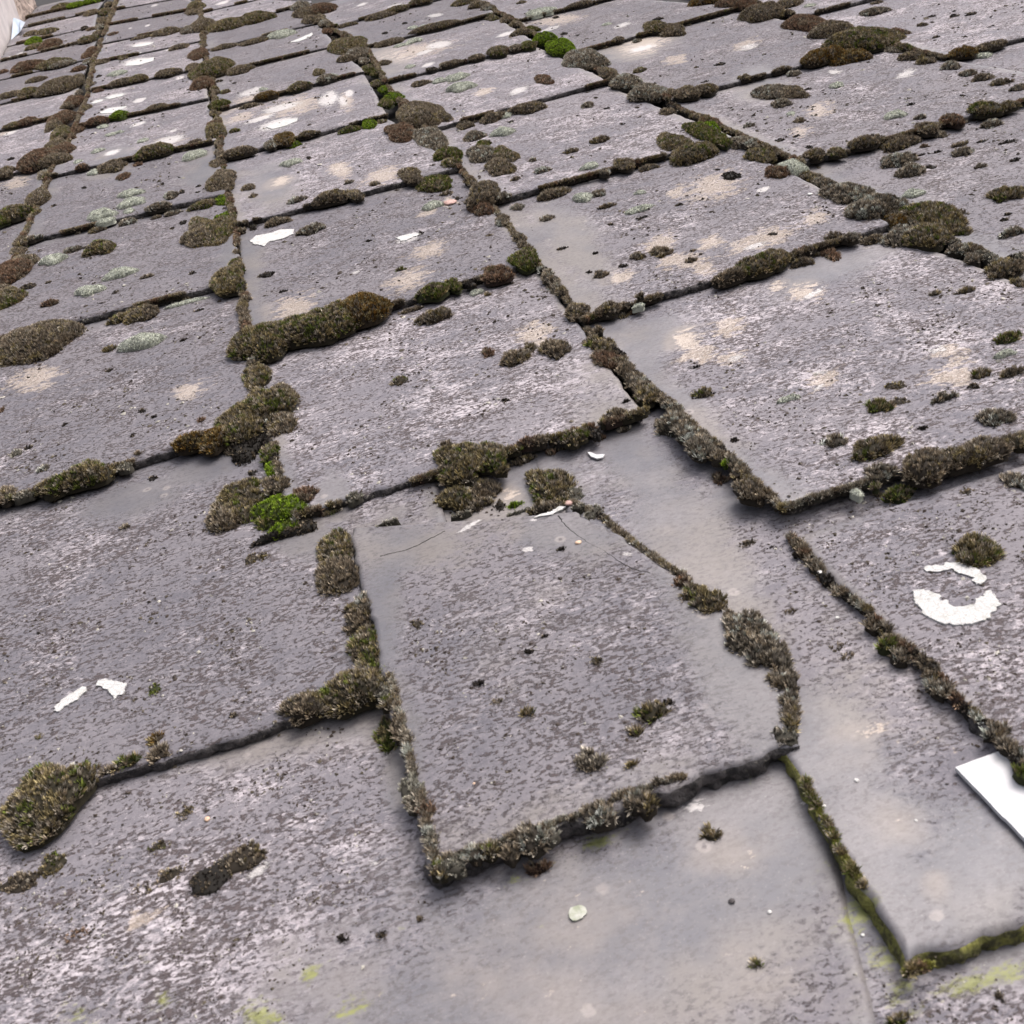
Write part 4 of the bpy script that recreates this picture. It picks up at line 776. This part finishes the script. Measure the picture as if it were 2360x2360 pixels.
# ------------------------------------------------------------------ crisp white lichen, parts of their slates
def lichen(n, outline, name='lichen_patch', mat=None, th=.0009, jag=1.5, lab=None):
    ox, oy, s = rg(n) if n else (0, 0, 1)
    pts = np.array([at(ox + x * s, oy + y * s, .004) for x, y in outline])
    ctr = pts.mean(0); d, z = which(ctr, .05)
    if d is None: d, z = which(pts[0], .05)
    # dense, lobed outline
    dense = []
    for a, b in zip(pts, np.roll(pts, -1, 0)):
        k = max(2, int(np.linalg.norm(b - a) / .0011))
        for j in range(k): dense.append(a + (b - a) * j / k)
    P = np.array(dense); per = len(P)
    nr = np.roll(P, -1, 0) - np.roll(P, 1, 0); nr = np.stack([nr[:, 1], -nr[:, 0]], 1); nr /= np.linalg.norm(nr, axis=1)[:, None] + 1e-9
    j = jag * (.0016 * fbm(P[:, 0] * 260, P[:, 1] * 260, 51, 2) + .0008 * (rng.random(per) - .5))
    P = P + nr * j[:, None]
    zz = []
    for p in P:
        a, b = inv(d, p); zz.append(float(zfun(d, np.clip(a, 0, 1), np.clip(b, 0, 1))))
    zz = np.array(zz)
    V = np.concatenate([np.c_[P, zz + th + .0004 * rng.random(per)], np.c_[P + nr * .0003, zz - .0006]])
    faces = [list(range(per))] + [(i, i + per, (i + 1) % per + per, (i + 1) % per) for i in range(per)]
    o = mesh_obj(name, V, faces, mat or M_WH, parent=d['obj'], smooth=False, loc=(*ctr, z))
    if lab: o['label'] = lab
    return o
lichen(6, [(1300, 1490), (1330, 1560), (1370, 1630), (1470, 1680), (1580, 1695), (1680, 1680), (1750, 1630), (1780, 1580), (1770, 1530), (1730, 1500), (1695, 1500), (1700, 1530), (1655, 1545), (1650, 1570), (1590, 1585), (1530, 1585), (1500, 1555), (1460, 1550), (1455, 1520), (1400, 1490), (1340, 1480)], lab='white lower crescent of the broken lichen ring')
lichen(6, [(1370, 1350), (1430, 1336), (1480, 1345), (1476, 1326), (1560, 1330), (1640, 1350), (1700, 1400), (1712, 1425), (1690, 1460), (1655, 1460), (1640, 1430), (1655, 1420), (1620, 1405), (1560, 1390), (1520, 1365), (1450, 1372), (1390, 1370)], lab='white upper arc of the broken lichen ring')
lichen(7, [(320, 190), (345, 160), (380, 130), (430, 105), (470, 78), (495, 85), (490, 110), (450, 140), (400, 175), (345, 210), (322, 206)])
lichen(7, [(545, 70), (560, 40), (590, 28), (630, 45), (690, 50), (712, 65), (710, 105), (690, 120), (640, 125), (625, 100), (580, 80)])
lichen(7, [(638, 150), (648, 128), (664, 124), (662, 142), (650, 156)])
lichen(1, [(1390, 1332), (1420, 1305), (1500, 1290), (1560, 1270), (1635, 1270), (1630, 1295), (1570, 1325), (1500, 1340), (1470, 1365), (1405, 1352)])
lichen(1, [(700, 350), (760, 330), (858, 315), (850, 340), (770, 362), (700, 366)])
lichen(1, [(735, 260), (790, 240), (855, 234), (830, 252), (760, 262)])
lichen(1, [(580, 545), (630, 525), (690, 518), (680, 535), (610, 550)]); lichen(1, [(508, 572), (540, 555), (580, 552), (560, 566), (520, 577)])
lichen(1, [(555, 632), (610, 605), (708, 596), (690, 612), (630, 636), (570, 640)])
lichen(1, [(1610, 236), (1660, 215), (1715, 190), (1735, 180), (1742, 190), (1715, 212), (1660, 234)])
lichen(1, [(1480, 715), (1540, 690), (1610, 670), (1660, 662), (1655, 682), (1590, 712), (1520, 728)])
lichen(2, [(320, 1330), (370, 1312), (430, 1300), (462, 1308), (420, 1325), (380, 1345), (350, 1348)], jag=1.8)
lichen(8, [(1280, 1330), (1300, 1305), (1345, 1285), (1382, 1300), (1388, 1325), (1360, 1355), (1310, 1370), (1290, 1355)], mat=M_GL, jag=.8)
lichen(5, [(1095, 1030), (1130, 1012), (1190, 1000), (1235, 970), (1275, 966), (1250, 985), (1200, 1012), (1150, 1025)], name='chipped_edge', jag=.8)
# cracks of the slipped slate, drawn as thin dark ribbons
def crack(n, pts, w=.0007):
    ox, oy, s = rg(n); P = [np.array(at(ox + x * s, oy + y * s, .006)) for x, y in pts]
    Q = []
    for a, b in zip(P[:-1], P[1:]):
        k = max(2, int(np.linalg.norm(b - a) / .002))
        Q += [a + (b - a) * j / k for j in range(k)]
    Q.append(P[-1]); Q = np.array(Q); d = SLK['slipped cracked slate']
    u = np.gradient(Q, axis=0); u /= np.linalg.norm(u, axis=1)[:, None]; nr = np.stack([-u[:, 1], u[:, 0]], 1)
    Q = Q + nr * (.0012 * fbm(Q[:, 0] * 300, Q[:, 1] * 300, 61, 2))[:, None]
    ww = (w * (.4 + 1.2 * rng.random(len(Q))))[:, None]
    zz = np.array([float(zfun(d, *[np.clip(v, 0, 1) for v in inv(d, p)])) for p in Q]) + .0004
    V = np.concatenate([np.c_[Q - nr * ww, zz - .0006], np.c_[Q, zz], np.c_[Q + nr * ww, zz - .0006]]); m = len(Q)
    f = [(i, i + 1, m + i + 1, m + i) for i in range(m - 1)] + [(m + i, m + i + 1, 2 * m + i + 1, 2 * m + i) for i in range(m - 1)]
    mesh_obj('crack', V, f, M_CRK, parent=d['obj'], smooth=False, loc=(*Q[0], zz[0]))
crack(5, [(1225, 1005), (1265, 1060), (1330, 1120), (1400, 1170), (1480, 1210), (1560, 1270), (1640, 1315), (1740, 1345)])
crack(5, [(240, 1240), (330, 1215), (420, 1190), (500, 1150), (600, 1095)], .0005)

# ------------------------------------------------------------------ pebbles and bits lying about
def pebble(n, x, y, r, kind, label, name='pebble', sq=.7):
    ox, oy, s = rg(n); px, py = ox + x * s, oy + y * s; p = at(px, py, .004); d, z = which(p)
    if d is None: z = 0
    p = at(px, py, z); r = r * s * depth_at(px, py) / F
    me = []; nf, nr = 10, 6
    V = [(p[0], p[1], z + r * sq)]
    sc_ = .8 + .4 * rng.random(2)
    for i in range(1, nr):
        th = math.pi * i / nr
        for j in range(nf):
            f = 2 * math.pi * j / nf; k = r * (1 + .25 * (rng.random() - .5))
            V.append((p[0] + k * math.sin(th) * math.cos(f) * sc_[0], p[1] + k * math.sin(th) * math.sin(f) * sc_[1], z + r * sq * .5 + k * sq * .6 * math.cos(th)))
    V.append((p[0], p[1], z - r * .1)); last = len(V) - 1
    Fc = [(0, 1 + j, 1 + (j + 1) % nf) for j in range(nf)]
    for i in range(nr - 2):
        for j in range(nf):
            a = 1 + i * nf + j; b = 1 + i * nf + (j + 1) % nf; Fc.append((a, a + nf, b + nf, b))
    Fc += [(last, 1 + (nr - 2) * nf + (j + 1) % nf, 1 + (nr - 2) * nf + j) for j in range(nf)]
    o = mesh_obj(name, np.array(V), Fc, M_PEB[kind], smooth=True, loc=(p[0], p[1], z))
    tag(o, label, 'pebble', 'small stones on the slates')
pebble(2, 1105, 592, 22, 'w', 'white pebble stuck in the brown moss of the right column')
pebble(2, 622, 1132, 34, 'p', 'pale pink stone beside a grey-green cushion near the upper middle', sq=.4)
pebble(5, 1285, 922, 26, 'p', 'pinkish stone in the hole above the slipped slate', sq=.6)
pebble(5, 1335, 1140, 17, 't', 'tan pebble lying on the crack of the slipped slate')
pebble(6, 795, 1304, 15, 'w', 'cream pebble in the moss beside the slate with the lichen ring')
pebble(6, 893, 1556, 10, 'w', 'tiny white pebble alone on the smooth slate left of the ring')
pebble(9, 306, 1252, 21, 'd', 'dark round pebble on the smooth foreground slate')
pebble(9, 517, 1312, 14, 'w', 'grey-white pebble on the smooth foreground slate near the green edge')
pebble(9, 1000, 578, 12, 'w', 'white pebble on the smooth green-edged slate below the slipped slate')
pebble(9, 1330, 802, 10, 'w', 'whitish pebble in the middle of the smooth green-edged slate')
pebble(9, 1503, 598, 9, 'd', 'grey pebble beside the white plastic strip')
pebble(9, 1035, 1440, 14, 'w', 'grey pebble in the shade beside the green edge')
pebble(9, 820, 720, 10, 'w', 'tiny white pebble at the green left edge of the smooth slate')
pebble(7, 1155, 795, 17, 't', 'tan pebble on the crusted left part of the foreground slate')
pebble(8, 755, 595, 9, 't', 'orange pebble on the lower left of the slipped slate')
pebble(3, 740, 1085, 13, 'w', 'white pebble at the right joint beside grey-tipped moss')

def sheet(name, mat, pts, z0, th, parent=None, seed=0, wob=.0006):
    """a thin stiff sheet: outline in roof metres"""
    dense = []
    P = [np.array(p, float) for p in pts]
    for a, b in zip(P, P[1:] + P[:1]):
        k = max(2, int(np.linalg.norm(b - a) / .002)); dense += [a + (b - a) * j / k for j in range(k)]
    P = np.array(dense); n = len(P)
    P = P + wob * np.stack([fbm(P[:, 0] * 200, P[:, 1] * 200, 71 + seed, 2), fbm(P[:, 0] * 200 + 5, P[:, 1] * 200, 73 + seed, 2)], 1)
    z = z0(P) if callable(z0) else np.full(n, z0)
    c = P.mean(0)
    V = np.concatenate([np.c_[P, z + th], np.c_[P, z]])
    faces = [list(range(n)), list(range(2 * n - 1, n - 1, -1))] + [(i, i + n, (i + 1) % n + n, (i + 1) % n) for i in range(n)]
    return mesh_obj(name, V, faces, mat, parent=parent, smooth=False, loc=(*c, float(z.min())))
dS = SLK['smooth green-edged slate']
def z_on(d): return lambda P: np.array([float(zfun(d, *[np.clip(v, 0, 1) for v in inv(d, p)])) for p in P]) + .0012
A, B_, Cc = at(2199, 1787, .012), at(2304, 1748, .012), at(2360, 1811, .012)
u = (at(2325, 1922, .012) - A); u /= np.linalg.norm(u)
o = sheet('plastic_strip', M_PL, [A, B_, B_ + (Cc - B_) / np.linalg.norm(Cc - B_) * .12, A + u * .13], z_on(dS), .0026, wob=.0005)
tag(o, 'flat white plastic strip lying on the smooth slate at the right edge', 'plastic strip')
fl = [at(780 + x * .414, 780 + y * .414, .004) for x, y in ((1385, 626), (1405, 628), (1435, 642), (1482, 640), (1470, 660), (1440, 665), (1405, 652))]
o = sheet('white_flake', M_PL, fl, z_on(dS), .0012, wob=.0002)
tag(o, 'small curved white flake on the bare slate above the slipped slate', 'flake')

# ------------------------------------------------------------------ chimney in the far left corner
def prism(name, mat, foot, h, parent=None, lo=-.08, sub=14, amp=.006, only=None):
    """foot: roof points; walls rise along the world vertical"""
    up = np.array([0, math.sin(PITCH), math.cos(PITCH)])
    V, Fc = [], []
    n = len(foot)
    for i in range(n):
        if only is not None and i not in only: continue
        a, b = np.array([*foot[i], 0.]), np.array([*foot[(i + 1) % n], 0.]); nn = np.cross(b - a, up); nn /= np.linalg.norm(nn)
        base = len(V)
        for j in range(sub + 1):
            for k in range(sub + 1):
                p = a + (b - a) * j / sub + up * (lo + (h - lo) * k / sub)
                e = 0 if j in (0, sub) else amp * fbm(np.array([j * .8]), np.array([k * .8]), 90 + i, 2)[0]
                V.append(p + nn * e)
        for j in range(sub):
            for k in range(sub):
                q = base + j * (sub + 1) + k; Fc.append((q, q + sub + 1, q + sub + 2, q + 1))
    V = np.array(V); return V, Fc
f0, f1, f2 = at(-70, 212), at(49, 54), at(80, 0)
f3 = f2 + (f0 - f1); foot = [f0, f1, f2, f3]
ce = bpy.data.objects.new('chimney', None); C.objects.link(ce)
cb = np.array([*((f0 + f2) / 2), 0.]); ce.matrix_world = W @ Matrix.Translation(Vector(cb)); ce['base'] = [float(v) for v in cb]
tag(ce, 'pale rendered chimney base with a rough brown stone side, top left corner', 'chimney')
V, Fc = prism('w', None, foot, .75, only=(0, 3)); mesh_obj('rendered_wall', V, Fc, M_REN, parent=ce, loc=cb, smooth=False)
V, Fc = prism('w', None, foot, .75, only=(1, 2), amp=.03, sub=24); mesh_obj('stone_side', V, Fc, M_STN, parent=ce, loc=cb, smooth=False)
up = np.array([0, math.sin(PITCH), math.cos(PITCH)]); V = np.array([np.array([*p, 0.]) + up * .75 for p in foot])
mesh_obj('chimney_cap', V + up * .0, [(0, 1, 2, 3)], M_REN, parent=ce, loc=cb, smooth=False)
# bent flashing at the foot of the chimney
def on_face(px, py, off):
    a, b = np.array([*f0, 0.]), np.array([*f1, 0.]); nn = np.cross(b - a, up); nn /= np.linalg.norm(nn)
    if nn @ (np.array([0, 0, H]) - a) < 0: nn = -nn
    d = np.array([(px - 1180) / F, (py - 1180) / F, 1.]); w = R.T @ d; o_ = np.array([0, 0, H])
    t = ((a + nn * off - o_) @ nn) / (w @ nn); return o_ + w * t
q = [on_face(30, 42, .012), on_face(45, 47, .02), on_face(57, 53, .05), on_face(47, 72, .055), on_face(44, 76, .03), on_face(25, 93, .012)]
thk = np.array([.003, -.004, .002]); V = np.array(q + [p + thk for p in q])
Fc = [(0, 1, 4, 5), (1, 2, 3, 4), (6, 11, 10, 7), (7, 10, 9, 8), (0, 6, 7, 1), (1, 7, 8, 2), (2, 8, 9, 3), (3, 9, 10, 4), (4, 10, 11, 5), (5, 11, 6, 0)]
o = mesh_obj('metal_flashing', V, Fc, M_BLU, smooth=False, loc=q[5]); tag(o, 'bent pale blue-white flashing sheet against the foot of the chimney', 'flashing')

for ob in bpy.data.objects:
    if 'base' in ob: del ob['base']
